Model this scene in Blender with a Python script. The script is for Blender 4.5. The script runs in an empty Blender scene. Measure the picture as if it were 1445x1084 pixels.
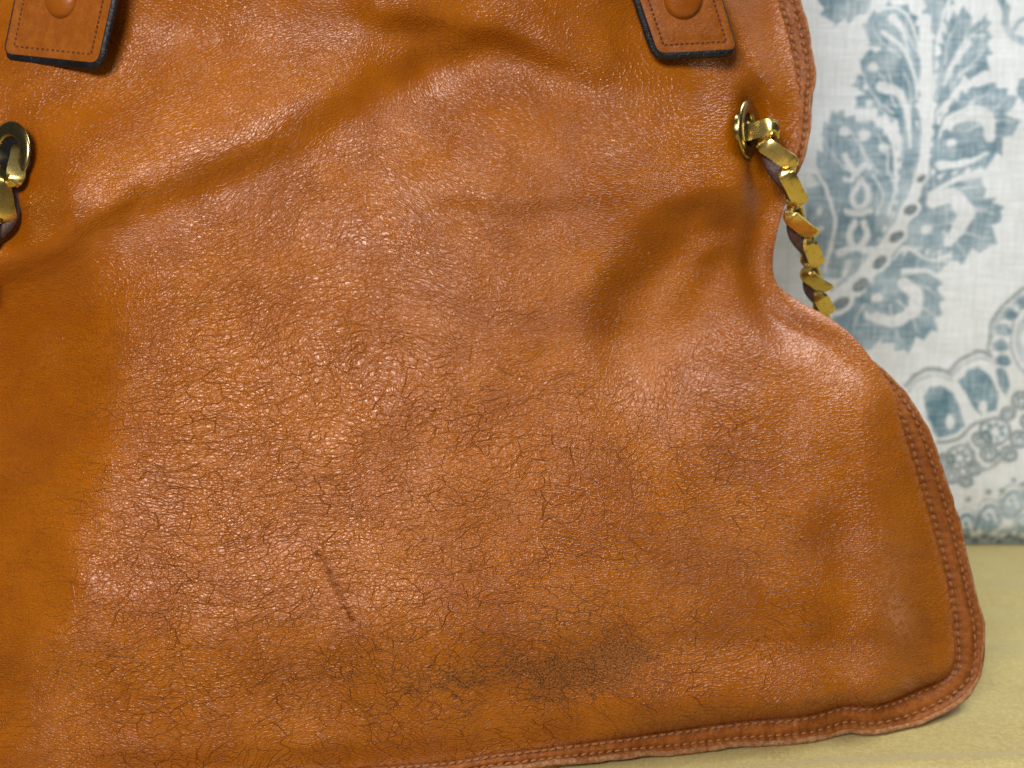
import bpy, bmesh, math, random
import numpy as np
from mathutils import Vector, Matrix
random.seed(4)
rng = np.random.RandomState(7)

# ------------------------------------------------------------------ camera, world, lamps, exposure
F = 1400.0            # focal length in photo pixels (photo 1445 x 1084)
PITCH = math.radians(8)
CAMY, CAMZ = -0.28, 0.1486
sc = bpy.context.scene
cam = bpy.data.cameras.new('camera')
cam_o = bpy.data.objects.new('camera', cam)
sc.collection.objects.link(cam_o)
cam_o.location = (0, CAMY, CAMZ)
cam_o.rotation_euler = (math.pi / 2 - PITCH, 0, 0)
cam.sensor_width = 36
cam.lens = 36 * F / 1445
cam.clip_start = 0.01
cam.clip_end = 20
cam.dof.use_dof = True
cam.dof.focus_distance = 0.272
cam.dof.aperture_fstop = 11.5
sc.camera = cam_o

world = bpy.data.worlds.new('World')
sc.world = world
world.use_nodes = True
world.node_tree.nodes['Background'].inputs[0].default_value = (0.9, 0.94, 1.0, 1)
world.node_tree.nodes['Background'].inputs[1].default_value = 0.05

def area_lamp(name, loc, target, size, size_y, power, col):
    l = bpy.data.lights.new(name, 'AREA')
    l.shape = 'RECTANGLE'; l.size = size; l.size_y = size_y
    l.energy = power; l.color = col
    o = bpy.data.objects.new(name, l)
    sc.collection.objects.link(o)
    o.location = loc
    o.rotation_euler = (Vector(target) - Vector(loc)).to_track_quat('-Z', 'Y').to_euler()
    return o
area_lamp('key_lamp', (-0.16, -0.48, 0.36), (-0.02, 0, 0.05), 0.24, 0.17, 4.05, (1.0, 0.96, 0.93))  # key light from the upper left, low in front of the bag
area_lamp('backdrop_fill', (0.40, 0.0, 0.80), (0.17, 0.16, 0.05), 0.4, 0.4, 6.8, (0.93, 0.97, 1.0))  # added overhead lamp, brightens backdrop and cloth more than the bag

vs = sc.view_settings
vs.view_transform = 'Standard'; vs.look = 'None'; vs.exposure = 0.0; vs.gamma = 1

# ------------------------------------------------------------------ geometry of the view
CP, SP = math.cos(PITCH), math.sin(PITCH)
def W(px, py, Y):
    """point at depth plane y=Y seen at photo pixel (px, py)"""
    px = np.asarray(px, float); py = np.asarray(py, float); Y = np.asarray(Y, float)
    dx = (px - 722.5) / F; du = -(py - 542.0) / F
    dy = CP + du * SP; dz = -SP + du * CP
    t = (Y - CAMY) / dy
    return np.stack(np.broadcast_arrays(dx * t, Y, CAMZ + dz * t), -1)
def Yground(py):
    du = -(np.asarray(py, float) - 542.0) / F
    dy = CP + du * SP; dz = -SP + du * CP
    return CAMY + dy * (-CAMZ / np.minimum(dz, -0.02))
PXM = 0.0002          # metres per photo pixel at the bag

# ------------------------------------------------------------------ numpy helpers
def sstep(a, b, x):
    t = np.clip((x - a) / (b - a), 0, 1)
    return t * t * (3 - 2 * t)
class VNoise:
    def __init__(s, seed, n=128):
        s.n = n; s.g = np.random.RandomState(seed).rand(n, n) * 2 - 1
    def __call__(s, x, y):
        xi = np.floor(x).astype(int); yi = np.floor(y).astype(int)
        fx = x - xi; fy = y - yi
        fx = fx * fx * (3 - 2 * fx); fy = fy * fy * (3 - 2 * fy)
        n = s.n; g = s.g
        a = g[yi % n, xi % n]; b = g[yi % n, (xi + 1) % n]
        c = g[(yi + 1) % n, xi % n]; d = g[(yi + 1) % n, (xi + 1) % n]
        return (a * (1 - fx) + b * fx) * (1 - fy) + (c * (1 - fx) + d * fx) * fy
def fbm(seed, x, y, octv=4):
    r = 0; a = 1.0; t = 0
    for k in range(octv):
        r = r + a * VNoise(seed + k)(x * 2 ** k + 13.7 * k, y * 2 ** k + 5.1 * k); t += a; a *= 0.5
    return r / t
def catmull(pts, step):
    P = np.array(pts, float)
    P = np.vstack([2 * P[0] - P[1], P, 2 * P[-1] - P[-2]])
    out = []
    for i in range(1, len(P) - 2):
        p0, p1, p2, p3 = P[i - 1], P[i], P[i + 1], P[i + 2]
        n = max(2, int(np.linalg.norm((p2 - p1)[:2]) / step))
        t = (np.arange(n) / n)[:, None]
        out.append(0.5 * ((2 * p1) + (-p0 + p2) * t + (2 * p0 - 5 * p1 + 4 * p2 - p3) * t ** 2 + (-p0 + 3 * p1 - 3 * p2 + p3) * t ** 3))
    out.append(P[-2][None, :])
    return np.vstack(out)
def polydist(px, py, poly):
    """distance to polyline, signed side of the nearest segment (+ = right hand of travel on screen, y down), position 0..1"""
    poly = np.array(poly, float)
    best = np.full(px.shape, 1e9); side = np.zeros(px.shape); pos = np.zeros(px.shape)
    n = len(poly) - 1
    for i in range(n):
        ax, ay = poly[i][:2]; bx, by = poly[i + 1][:2]
        ex, ey = bx - ax, by - ay; L = ex * ex + ey * ey + 1e-9
        t = np.clip(((px - ax) * ex + (py - ay) * ey) / L, 0, 1)
        qx = px - ax - t * ex; qy = py - ay - t * ey
        d = np.hypot(qx, qy)
        m = d < best
        best = np.where(m, d, best)
        side = np.where(m, (ex * (py - ay) - ey * (px - ax)) / (math.sqrt(L) * d + 1e-6), side)
        pos = np.where(m, (i + t) / n, pos)
    return best, side, pos
def inside(px, py, poly):
    r = np.zeros(px.shape, bool)
    n = len(poly)
    for i in range(n):
        x0, y0 = poly[i][:2]; x1, y1 = poly[(i + 1) % n][:2]
        if y0 == y1: continue
        c = (y0 > py) != (y1 > py)
        r ^= c & (px < (x1 - x0) * (py - y0) / (y1 - y0) + x0)
    return r

# ------------------------------------------------------------------ outline of the bag (inner edge / outer edge of the bound seam, weight of panel outline, hidden?)
SEAM = [ # in x, in y, out x, out y, panel weight, tuck
 (1042, -330, 1070, -345, .06, 0), (1060, -200, 1088, -205, .06, 0), (1080, -60, 1108, -60, .06, 0), (1096, 0, 1126, 0, .06, 0),
 (1109, 42, 1140, 50, .06, 0), (1121, 92, 1148, 95, .06, 0), (1121, 150, 1146, 150, .4, 0), (1116, 208, 1138, 215, .5, 0),
 (1104, 250, 1122, 258, .8, .3), (1088, 305, 1101, 312, 1, 1), (1082, 362, 1091, 362, 1, 1), (1088, 392, 1095, 398, 1, 1), (1115, 432, 1124, 423, 1, 1),
 (1158, 458, 1166, 446, 1, 1), (1188, 480, 1202, 473, 1, .9), (1216, 520, 1241, 514, .8, .4), (1247, 556, 1279, 554, .5, .1), (1271, 597, 1303, 592, .06, 0),
 (1289, 656, 1327, 650, .06, 0), (1306, 713, 1347, 713, .06, 0), (1322, 770, 1362, 770, .06, 0), (1336, 830, 1376, 828, .06, 0),
 (1344, 892, 1389, 892, .06, 0), (1346, 935, 1387, 942, .06, 0), (1332, 957, 1369, 974, .06, 0), (1292, 972, 1335, 1002, .06, 0),
 (1258, 987, 1277, 1025, .06, 0), (1225, 995, 1234, 1033, .06, 0), (1190, 994, 1194, 1031, .06, 0), (1136, 1008, 1140, 1046, .06, 0),
 (1047, 1016, 1050, 1052, .06, 0), (959, 1028, 960, 1061, .06, 0), (870, 1042, 872, 1067, .06, 0), (781, 1053, 783, 1077, .06, 0),
 (693, 1064, 695, 1088, .06, 0), (626, 1074, 628, 1099, .06, 0), (450, 1086, 450, 1112, .06, 0), (200, 1094, 200, 1120, .06, 0),
 (0, 1096, 0, 1122, .06, 0), (-220, 1085, -225, 1110, .06, 0), (-300, 1050, -330, 1068, .06, 0), (-312, 900, -350, 900, .06, 0),
 (-280, 700, -318, 700, .06, 0), (-190, 520, -225, 500, .06, 0), (-115, 430, -125, 405, .5, .8), (-105, 335, -118, 335, .5, .8), (-105, 200, -132, 200, .06, 0),
 (-75, 60, -105, 60, .06, 0), (-40, -200, -68, -205, .06, 0), (-20, -330, -45, -345, .06, 0), (250, -345, 250, -368, .06, 0), (520, -350, 520, -373, .06, 0),
 (800, -345, 800, -368, .06, 0), (1042, -330, 1070, -345, .06, 0)]
SM = catmull(SEAM, 6.0)
SIN, SOUT, SW, STUCK = SM[:, 0:2], SM[:, 2:4], np.clip(SM[:, 4:5], 0, 1), np.clip(SM[:, 5], 0, 1)
OUTL = SIN + SW * (SOUT - SIN)
OUT_LO = OUTL[::2]

# ------------------------------------------------------------------ surface of the front panel: depth Y at each photo pixel
def ridge(px, py, poly, amp, wr, wl, p=2.0):
    d, s, t = polydist(px, py, [q[:2] for q in poly])
    a = np.interp(t, np.linspace(0, 1, len(poly)), [q[2] if len(q) > 2 else 1.0 for q in poly])
    u = np.clip(s, -1, 1) * .5 + .5; u = u * u * (3 - 2 * u); w = wl + (wr - wl) * u
    return amp * a * np.exp(-np.abs(d / w) ** p)
def soft_ridge(px, py, pts, amp, w):
    P = catmull([(q[0], q[1], q[2]) for q in pts], 8); r = np.zeros(px.shape)
    for (x, y, a) in P: r += a * np.exp(-((px - x) ** 2 + (py - y) ** 2) / w ** 2)
    return amp * r * 8 / (w * 1.772)
def blob(px, py, cx, cy, rx, ry, amp, ang=0):
    c, s = math.cos(math.radians(ang)), math.sin(math.radians(ang))
    u = (px - cx) * c + (py - cy) * s; v = -(px - cx) * s + (py - cy) * c
    return amp * np.exp(-(u / rx) ** 2 - (v / ry) ** 2)

def waist(px, py):
    return sstep(235, 275, py) * sstep(470, 425, py) * sstep(990, 1030, px)
def side_drop(px, py):
    edge = np.interp(py, [60, 130, 180, 230, 300, 370, 420, 460, 520], [1046, 1034, 1032, 1046, 1050, 1034, 1044, 1060, 1100])
    amt = np.interp(py, [40, 110, 150, 200, 250, 300, 420, 450, 500, 560], [0, 0, 30, 48, 46, 36, 34, 20, 5, 0])
    return amt * sstep(0, 30, px - edge) * (1 - .75 * sstep(1066, 1092, px) * sstep(235, 190, py))

def folds(px, py):
    """height towards the viewer in pixels"""
    wx = px + 9 * fbm(31, px / 70, py / 70, 3); wy = py + 9 * fbm(37, px / 70, py / 70, 3)
    H = np.zeros(px.shape)
    # travelling left to right: s>0 is below the line
    # big diagonal fold, upper left: soft slope above, sharp fall below
    H += ridge(wx, wy, [(-160, 400, .6), (0, 338, 1), (110, 292, 1.05), (240, 236, 1), (370, 176, .95), (460, 120, .8), (540, 70, .55), (640, 40, .1)], 44, 68, 160)
    H += ridge(wx, wy, [(-60, 450, .6), (60, 372, .9), (200, 298, 1), (330, 246, 1), (450, 190, .9), (530, 130, .7), (590, 95, .2)], -11, 46, 36)
    # fold running to the right under the top edge
    H += ridge(wx, wy, [(420, -10, 0), (520, 8, .7), (620, 24, 1), (720, 48, 1), (810, 78, .9), (890, 112, .3)], 19, 20, 90)
    H += ridge(wx, wy, [(560, 118, .2), (600, 95, 1), (660, 92, .9), (740, 110, .6), (840, 150, .5), (900, 185, .1)], -9, 60, 24)
    H += ridge(wx, wy, [(560, 230, 0), (620, 262, .8), (740, 275, 1), (860, 268, .7), (940, 250, 0)], 13, 24, 90)
    H += ridge(wx, wy, [(640, 330, 0), (700, 322, 1), (800, 338, .9), (870, 352, 0)], 7, 20, 60)
    H += ridge(wx, wy, [(700, 200, 0), (800, 212, 1), (920, 205, .8), (1000, 190, .2)], 6, 26, 60)
    H += ridge(wx, wy, [(180, -75, 1), (620, -62, 1), (1000, -75, 1)], 60, 96, 62)
    # dent right of the middle
    H += soft_ridge(wx, wy, [(1020, 312, .3), (955, 316, .8), (905, 350, 1), (870, 410, 1.1), (858, 465, 1.2), (872, 512, .9), (900, 540, .2)], -11, 36)
    de = np.interp(wy, [280, 340, 400, 470, 530, 600], [935, 905, 868, 846, 858, 880])
    H -= 43 * sstep(-38, 62, wx - de) * sstep(290, 400, wy + .25 * (wx - 900)) * sstep(660, 460, wy + .18 * (wx - 900)) * (1 - .35 * sstep(980, 1060, wx))
    H += ridge(wx, wy, [(1085, 560, .3), (1090, 600, 1), (1070, 650, .8), (1020, 700, .2)], -9, 60, 50)
    for pts, am, w1, w2 in [
        ([(1036, 300, .2), (990, 300, 1), (940, 312, .8), (900, 338, .2)], -6, 12, 16), ([(1030, 345, .2), (985, 372, 1), (945, 420, .9), (925, 470, .2)], 2.5, 14, 18),
        ([(1028, 352, .2), (1000, 400, 1), (985, 450, .8), (990, 500, .1)], -3.5, 16, 18), ([(880, 560, .1), (940, 590, .8), (1010, 640, .9), (1060, 700, .1)], -3.5, 30, 30),
        ([(1080, 520, .1), (1110, 580, .9), (1120, 650, .6), (1110, 720, .1)], -8, 24, 28), ([(640, 400, .1), (720, 385, .8), (800, 380, .7), (850, 400, .1)], 3.5, 16, 40),
        ([(330, 330, .1), (450, 318, .8), (560, 330, .7), (640, 322, .1)], 3.5, 18, 40), ([(280, 400, .1), (420, 385, .8), (540, 396, .1)], 2.5, 14, 30),
        ([(700, 160, .1), (790, 170, .9), (880, 205, .8), (960, 220, .2)], -5, 14, 22), ([(960, 110, .1), (985, 150, .9), (1000, 200, .5), (1010, 250, .1)], 3, 18, 18),
        ([(200, 60, .1), (300, 100, .8), (380, 90, .6), (470, 50, .1)], 4, 30, 40), ([(60, 330, .3), (110, 300, 1), (150, 262, .7), (175, 230, .1)], -7, 9, 14),
        ([(90, 420, .1), (60, 480, .8), (75, 560, .8), (50, 640, .2)], 4, 18, 18), ([(30, 700, .1), (90, 760, .9), (110, 850, .8), (80, 930, .1)], 5, 24, 30)]:
        H += ridge(wx, wy, pts, am, w1, w2)
    H += blob(wx, wy, 1034, 320, 22, 18, -17)
    H += blob(wx, wy, 1010, 345, 30, 14, 8, -30)
    # side of the panel falls back right of the ring and under it
    H -= side_drop(px, py) * (1 - waist(px, py))
    H += ridge(wx, wy, [(960, -60, .7), (1010, 10, 1), (1052, 66, 1), (1080, 125, .8), (1092, 170, .3), (1096, 230, 0)], 20, 24, 24)
    H += ridge(wx, wy, [(1100, -60, .7), (1104, 10, 1), (1112, 110, 1), (1108, 200, .4)], -5, 16, 16)
    # shoulder above the lower right corner
    H += ridge(wx, wy, [(1060, 452, .2), (1100, 466, .8), (1150, 492, 1), (1200, 540, 1), (1240, 610, .6), (1270, 700, 0)], 6, 80, 34)
    H += ridge(wx, wy, [(1055, 520, .2), (1110, 540, .8), (1150, 600, 1), (1180, 700, .5), (1190, 800, 0)], -6, 50, 45)
    # left side turns away
    H += -108 * (1 - .85 * sstep(-60, -230, px)) * sstep(192, -60, px + 0.25 * (py - 560) + 14 * fbm(71, py / 60, px / 300, 2)) * np.interp(py, [350, 450, 620, 760, 900, 1080], [0, .8, 1, .8, .55, .5])
    H += ridge(wx, wy, [(178, 400, .3), (168, 500, .9), (160, 600, 1), (120, 690, .9), (100, 780, .5), (130, 860, 0)], 1.5, 26, 26)
    # ring seat, upper left
    H += blob(px, py, 15, 250, 62, 74, -30)
    H += blob(px, py, 100, 292, 20, 34, 9, 20)
    H += blob(px, py, -10, 322, 60, 34, -62)
    H += ridge(wx, wy, [(30, 150, .3), (80, 140, 1), (150, 128, .8), (260, 60, .4), (330, 40, 0)], -7, 40, 30)
    # belly
    H += blob(px, py, 440, 860, 420, 290, 15) + blob(px, py, 820, 820, 260, 170, 8)
    H += blob(wx, wy, 300, 560, 150, 90, 4) + blob(wx, wy, 700, 890, 300, 50, 5)
    H += ridge(wx, wy, [(452, 788, .5), (470, 825, 1), (495, 872, .6)], -2.2, 5, 5)
    # soft unevenness
    H += 5.5 * fbm(3, px / 150, py / 120, 3) + 1.5 * fbm(11, px / 60, py / 38, 3)
    H += 0.55 * fbm(17, px / 34, py / 11, 3) * sstep(150, 330, py)
    return H * 1.42

_bo = OUTL[(OUTL[:, 1] > 960) & (OUTL[:, 0] > -300) & (OUTL[:, 0] < 1336)]; _bo = _bo[np.argsort(_bo[:, 0])]
YBX = _bo[::4, 0]; YBV = Yground(_bo[::4, 1] + np.interp(_bo[::4, 0], [0, 900, 1100, 1220, 1336], [29, 36, 42, 47, 44]))
def Ybase(px, py):
    yb = np.interp(px, YBX, YBV) + .001
    yt = 0.043 + 0.012 * np.clip((px - 980) / 200, 0, 1)
    y = side_drop(px, py) * waist(px, py) * 1.3 * PXM + yb + (yt - yb) * np.clip((1090 - py) / 1090, -.05, 1.4)
    y += 0.020 * np.clip((60 - px) / 400, 0, 1.2) ** 1.6
    return y
BOT = np.array([q for q in OUTL if q[1] > 930])
BOTL = BOT[::2]
def seamY(px, py):
    """depth of the sewn edge"""
    px = np.asarray(px, float); py = np.asarray(py, float)
    return Ybase(px, py)
def blurN(a, sig):
    r = int(sig * 3) + 1; k = np.exp(-.5 * (np.arange(-r, r + 1) / sig) ** 2); k /= k.sum()
    for ax in (0, 1):
        p = np.pad(a, [(r, r) if i == ax else (0, 0) for i in range(2)], 'edge')
        a = sum(k[i] * (p[i:i + a.shape[0], :] if ax == 0 else p[:, i:i + a.shape[1]]) for i in range(2 * r + 1))
    return a
FS, FX0, FY0 = 4.0, -480.0, -480.0
FXG, FYG = np.meshgrid(FX0 + FS * np.arange(495), FY0 + FS * np.arange(425))
_d, _, _ = polydist(FXG, FYG, OUT_LO); _i = inside(FXG, FYG, OUT_LO); _ds = np.where(_i, _d, 0)
_f = folds(FXG, FYG); _rough = 0
F_SEAM = blurN(seamY(FXG, FYG), 3.0)
F_SOFT = blurN(52 * (1 - .62 * sstep(880, 1040, FYG) * sstep(950, 500, FXG)) * (1 - np.exp(-_ds / 95.0)) + _f * sstep(2, 42, _ds), 2.1)
F_DIST = blurN(np.where(_i, _d, -_d), .8)
def bspl(A, px, py):
    x = (px - FX0) / FS; y = (py - FY0) / FS
    x = np.clip(x, 1, A.shape[1] - 3.001); y = np.clip(y, 1, A.shape[0] - 3.001)
    xi = x.astype(int); yi = y.astype(int); u = x - xi; v = y - yi
    w = lambda t: ((1 - t) ** 3 / 6, (3 * t ** 3 - 6 * t ** 2 + 4) / 6, (-3 * t ** 3 + 3 * t ** 2 + 3 * t + 1) / 6, t ** 3 / 6)
    wu, wv = w(u), w(v); r = 0
    for j in range(4):
        for i in range(4): r = r + wv[j] * wu[i] * A[yi + j - 1, xi + i - 1]
    return r
def seamYs(px, py): return bspl(F_SEAM, np.asarray(px, float), np.asarray(py, float))
def Ysurf(px, py):
    px = np.asarray(px, float); py = np.asarray(py, float)
    d = np.maximum(bspl(F_DIST, px, py), 0)
    wq = sstep(900, 1000, py) * sstep(760, 980, px)
    q = 2.5 + 38 * wq; r = 12.0 + 12 * wq
    quick = q * np.sqrt(np.clip(1 - (1 - np.clip(d / r, 0, 1)) ** 2, 0, 1)) - 7 * wq * np.exp(-(d / 3.0) ** 2)
    return seamYs(px, py) - (quick + bspl(F_SOFT, px, py)) * PXM
def surf(px, py, off=0.0):
    return W(px, py, Ysurf(px, py) - off * PXM)
def normal_at(px, py, e=4.0):
    P = surf(np.array([px - e, px + e, px, px]), np.array([py, py, py - e, py + e]))
    n = np.cross(P[1] - P[0], P[2] - P[3]); n /= np.linalg.norm(n)
    if n[1] > 0: n = -n
    return Vector(n)

# ------------------------------------------------------------------ scene helpers
def new_mesh(name, verts, faces, smooth=True):
    me = bpy.data.meshes.new(name)
    verts = np.asarray(verts, np.float32).reshape(-1, 3)
    me.vertices.add(len(verts)); me.vertices.foreach_set('co', verts.ravel())
    if isinstance(faces, np.ndarray):
        n, k = faces.shape
        me.loops.add(n * k); me.loops.foreach_set('vertex_index', faces.ravel().astype(np.int32))
        me.polygons.add(n); me.polygons.foreach_set('loop_start', (np.arange(n) * k).astype(np.int32))
        me.update(calc_edges=True)
    else:
        me = bpy.data.meshes.new(name)
        me.from_pydata([tuple(map(float, v)) for v in verts], [], faces)
    me.polygons.foreach_set('use_smooth', np.full(len(me.polygons), smooth))
    me.update(); me.validate()
    return me
def link(name, me, mat=None, parent=None):
    o = bpy.data.objects.new(name, me)
    sc.collection.objects.link(o)
    if mat is not None and me is not None and not me.materials: me.materials.append(mat)
    if parent is not None: o.parent = parent
    return o
def fattr(me, name, arr):
    a = me.attributes.new(name, 'FLOAT', 'POINT'); a.data.foreach_set('value', np.asarray(arr, np.float32).ravel())
def vattr(me, name, arr):
    a = me.attributes.new(name, 'FLOAT_VECTOR', 'POINT'); a.data.foreach_set('vector', np.asarray(arr, np.float32).ravel())
def grid_faces(ny, nx):
    i = np.arange(ny * nx).reshape(ny, nx)
    return np.stack([i[:-1, :-1], i[1:, :-1], i[1:, 1:], i[:-1, 1:]], -1).reshape(-1, 4)
def axis(stops):
    out = []
    for (a, b, s) in stops:
        n = max(1, int(round((b - a) / s))); out += list(a + (b - a) * np.arange(n) / n)
    out.append(stops[-1][1]); return np.array(out)
def tag(o, label, cat, group=None):
    o['label'] = label; o['category'] = cat
    if group: o['group'] = group

# ------------------------------------------------------------------ node helpers
class NT:
    dim = '3D'
    def __init__(s, name, dim='3D'):
        s.dim = dim
        s.m = bpy.data.materials.new(name); s.m.use_nodes = True
        s.t = s.m.node_tree; s.t.nodes.clear()
        s.out = s.n('ShaderNodeOutputMaterial'); s.b = s.n('ShaderNodeBsdfPrincipled')
        s.t.links.new(s.b.outputs[0], s.out.inputs[0])
    def n(s, typ, **kw):
        x = s.t.nodes.new(typ)
        for k, v in kw.items(): setattr(x, k, v)
        return x
    def set(s, sock, v):
        if hasattr(v, 'is_linked') or isinstance(v, bpy.types.NodeSocket): s.t.links.new(v, sock)
        else: sock.default_value = v
    def attr(s, name, out='Fac'):
        x = s.n('ShaderNodeAttribute'); x.attribute_name = name; return x.outputs[out]
    def math(s, op, a, b=0.0, c=0.0, clamp=False):
        x = s.n('ShaderNodeMath', operation=op); x.use_clamp = clamp
        s.set(x.inputs[0], a); s.set(x.inputs[1], b); s.set(x.inputs[2], c); return x.outputs[0]
    def vmath(s, op, a, b=(0, 0, 0)):
        x = s.n('ShaderNodeVectorMath', operation=op)
        s.set(x.inputs[0], a)
        if op == 'SCALE': s.set(x.inputs['Scale'], b)
        else: s.set(x.inputs[1], b)
        return x.outputs[0]
    def noise(s, v, scale, detail=2, rough=.5, out='Fac', dist=0):
        x = s.n('ShaderNodeTexNoise', noise_dimensions=s.dim); s.set(x.inputs['Vector'], v); x.inputs['Scale'].default_value = scale
        x.inputs['Detail'].default_value = detail; x.inputs['Roughness'].default_value = rough; x.inputs['Distortion'].default_value = dist
        return x.outputs[out]
    def voro(s, v, scale, feat='F1', out='Distance', smooth=None):
        x = s.n('ShaderNodeTexVoronoi', feature=feat, voronoi_dimensions=s.dim); s.set(x.inputs['Vector'], v); x.inputs['Scale'].default_value = scale
        if smooth is not None: x.inputs['Smoothness'].default_value = smooth
        return x.outputs[out]
    def ramp(s, v, a, b, lo=0.0, hi=1.0):
        x = s.n('ShaderNodeMapRange', interpolation_type='SMOOTHSTEP')
        s.set(x.inputs[0], v); s.set(x.inputs[1], a); s.set(x.inputs[2], b); s.set(x.inputs[3], lo); s.set(x.inputs[4], hi); return x.outputs[0]
    def mix(s, f, a, b):
        x = s.n('ShaderNodeMix', data_type='RGBA')
        s.set(x.inputs[0], f); s.set(x.inputs[6], a); s.set(x.inputs[7], b); return x.outputs[2]
    def bump(s, h, dist, strength=1.0, normal=None):
        x = s.n('ShaderNodeBump'); s.set(x.inputs['Height'], h); x.inputs['Distance'].default_value = dist
        s.set(x.inputs['Strength'], strength)
        if normal is not None: s.set(x.inputs['Normal'], normal)
        return x.outputs[0]
def srgb(r, g, b):
    f = lambda c: (c / 255 / 12.92) if c <= 10.3 else ((c / 255 + .055) / 1.055) ** 2.4
    return (f(r), f(g), f(b), 1)

# ------------------------------------------------------------------ leather of the panel
def leather_material():
    T = NT('worn_tan_leather', '2D')
    fl = T.attr('flow', 'Vector')
    crk = T.attr('crack'); stn = T.attr('stain'); sm = T.attr('smooth'); rub = T.attr('rub'); cre = T.attr('crease')
    w1 = T.vmath('SCALE', T.vmath('SUBTRACT', T.noise(fl, 2.4, 1, .5, 'Color'), (.5, .5, .5)), 0.22)
    w2 = T.vmath('SCALE', T.vmath('SUBTRACT', T.noise(fl, 11.0, 1, .5, 'Color'), (.5, .5, .5)), 0.036)
    p = T.vmath('ADD', T.vmath('ADD', fl, w1), w2)
    pl = T.vmath('ADD', fl, w2)
    # pebble grain: plateaus parted by fine furrows
    g1 = T.voro(T.vmath('MULTIPLY', pl, (.62, 1.3, 1)), 20.0, 'DISTANCE_TO_EDGE')
    g1 = T.ramp(g1, 0.0, .22)
    g2 = T.voro(T.vmath('MULTIPLY', pl, (.8, 1.1, 1)), 38.0, 'F1')
    gv = T.noise(fl, 2.2, 3, .6)
    # long wrinkles
    wrl = T.ramp(T.voro(T.vmath('MULTIPLY', p, (.46, 1.45, 1)), 8.0, 'DISTANCE_TO_EDGE'), 0.0, .10)
    wr2 = T.ramp(T.voro(T.vmath('MULTIPLY', pl, (.50, 1.3, 1)), 15.0, 'DISTANCE_TO_EDGE'), 0.0, .15)
    wamt = T.attr('wrinkle')
    # crack networks, coarse and fine
    e1 = T.voro(T.vmath('MULTIPLY', p, (.54, 1.4, 1)), 4.6, 'DISTANCE_TO_EDGE')
    e2 = T.voro(T.vmath('MULTIPLY', p, (.62, 1.4, 1)), 9.5, 'DISTANCE_TO_EDGE')
    m1 = T.ramp(T.noise(fl, 1.9, 3, .6), .30, .62)
    m2 = T.ramp(T.noise(T.vmath('ADD', fl, (7, 3, 0)), 2.6, 3, .65), .10, .72)
    c1 = T.math('MULTIPLY', T.ramp(e1, .027, .0), T.math('MULTIPLY', m1, crk))
    c2 = T.math('MULTIPLY', T.ramp(e2, .058, .0), T.math('MULTIPLY', m2, crk))
    lc = T.ramp(T.voro(T.vmath('MULTIPLY', p, (.40, 1.4, 1)), 3.3, 'DISTANCE_TO_EDGE'), .018, 0.0)
    lm = T.ramp(T.noise(T.vmath('ADD', fl, (2, 9, 0)), 2.1, 2, .6), .46, .58)
    c3 = T.math('MULTIPLY', lc, T.math('MULTIPLY', lm, crk))
    cracks = T.math('MAXIMUM', T.math('MAXIMUM', T.math('MULTIPLY', c1, .85), T.math('MULTIPLY', c2, .6)), c3)
    rough_amt = T.math('SUBTRACT', 1.0, sm)
    # heights
    h = T.math('MULTIPLY', g1, T.math('MULTIPLY_ADD', gv, .8, .2))
    h = T.math('MULTIPLY_ADD', g2, -.40, h)
    h = T.math('MULTIPLY_ADD', T.math('MULTIPLY', wrl, wamt), .75, h)
    h = T.math('MULTIPLY_ADD', T.math('MULTIPLY', wr2, wamt), .45, h)
    h = T.math('MULTIPLY', h, T.math('MULTIPLY_ADD', rough_amt, .75, .25))
    h = T.math('MULTIPLY_ADD', cracks, -1.5, h)
    und = T.noise(T.vmath('MULTIPLY', fl, (1, 1.6, 1)), 4.5, 2, .5)
    h = T.math('MULTIPLY_ADD', cre, -.8, h)
    h = T.math('MULTIPLY_ADD', und, .9, h)
    T.set(T.b.inputs['Normal'], T.bump(h, 0.00021, 1.0))
    # colour of the hide
    lo = T.noise(fl, .8, 4, .6); hi = T.noise(fl, 9.0, 3, .65)
    col = T.mix(T.ramp(lo, .3, .7), srgb(139, 72, 0), srgb(155, 85, 0))
    col = T.mix(T.math('MULTIPLY', T.ramp(hi, .45, .75), .35), col, srgb(130, 66, 1))
    col = T.mix(T.math('MULTIPLY', rub, T.ramp(T.noise(fl, 12, 4, .7), .35, .6)), col, srgb(168, 108, 68))
    fur = T.math('MAXIMUM', T.math('MULTIPLY', T.math('SUBTRACT', 1.0, wrl), wamt), T.math('MULTIPLY', T.math('SUBTRACT', 1.0, g1), .7))
    col = T.mix(T.math('MULTIPLY', fur, T.math('MULTIPLY', rough_amt, .42)), col, srgb(106, 50, 2))
    col = T.mix(T.math('MULTIPLY', cracks, .55), col, srgb(86, 38, 6))
    sp = T.ramp(T.noise(fl, 5.5, 4, .75), .66, .74)
    col = T.mix(T.math('MULTIPLY', T.math('MULTIPLY', sp, crk), .25), col, srgb(84, 44, 20))
    # grey scuffing worked into the surface
    sn = T.noise(T.vmath('MULTIPLY', p, (.8, 1.25, 1)), 9.0, 5, .8)
    sf = T.ramp(T.math('ADD', sn, T.math('MULTIPLY', stn, .56)), .76, .86)
    sf = T.math('MULTIPLY', sf, T.math('GREATER_THAN', stn, .02))
    se = T.math('MULTIPLY', T.ramp(e2, .16, .0), T.ramp(stn, .1, .5))
    sall = T.math('MAXIMUM', sf, T.math('MULTIPLY', se, .9))
    fine = T.noise(fl, 40, 3, .8)
    scol = T.mix(T.ramp(fine, .35, .65), srgb(74, 37, 12), srgb(150, 98, 54))
    col = T.mix(T.math('MULTIPLY', sall, .82), col, scol)
    col = T.mix(T.math('MULTIPLY', cre, .8), col, srgb(84, 38, 4))
    T.set(T.b.inputs['Base Color'], col)
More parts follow.
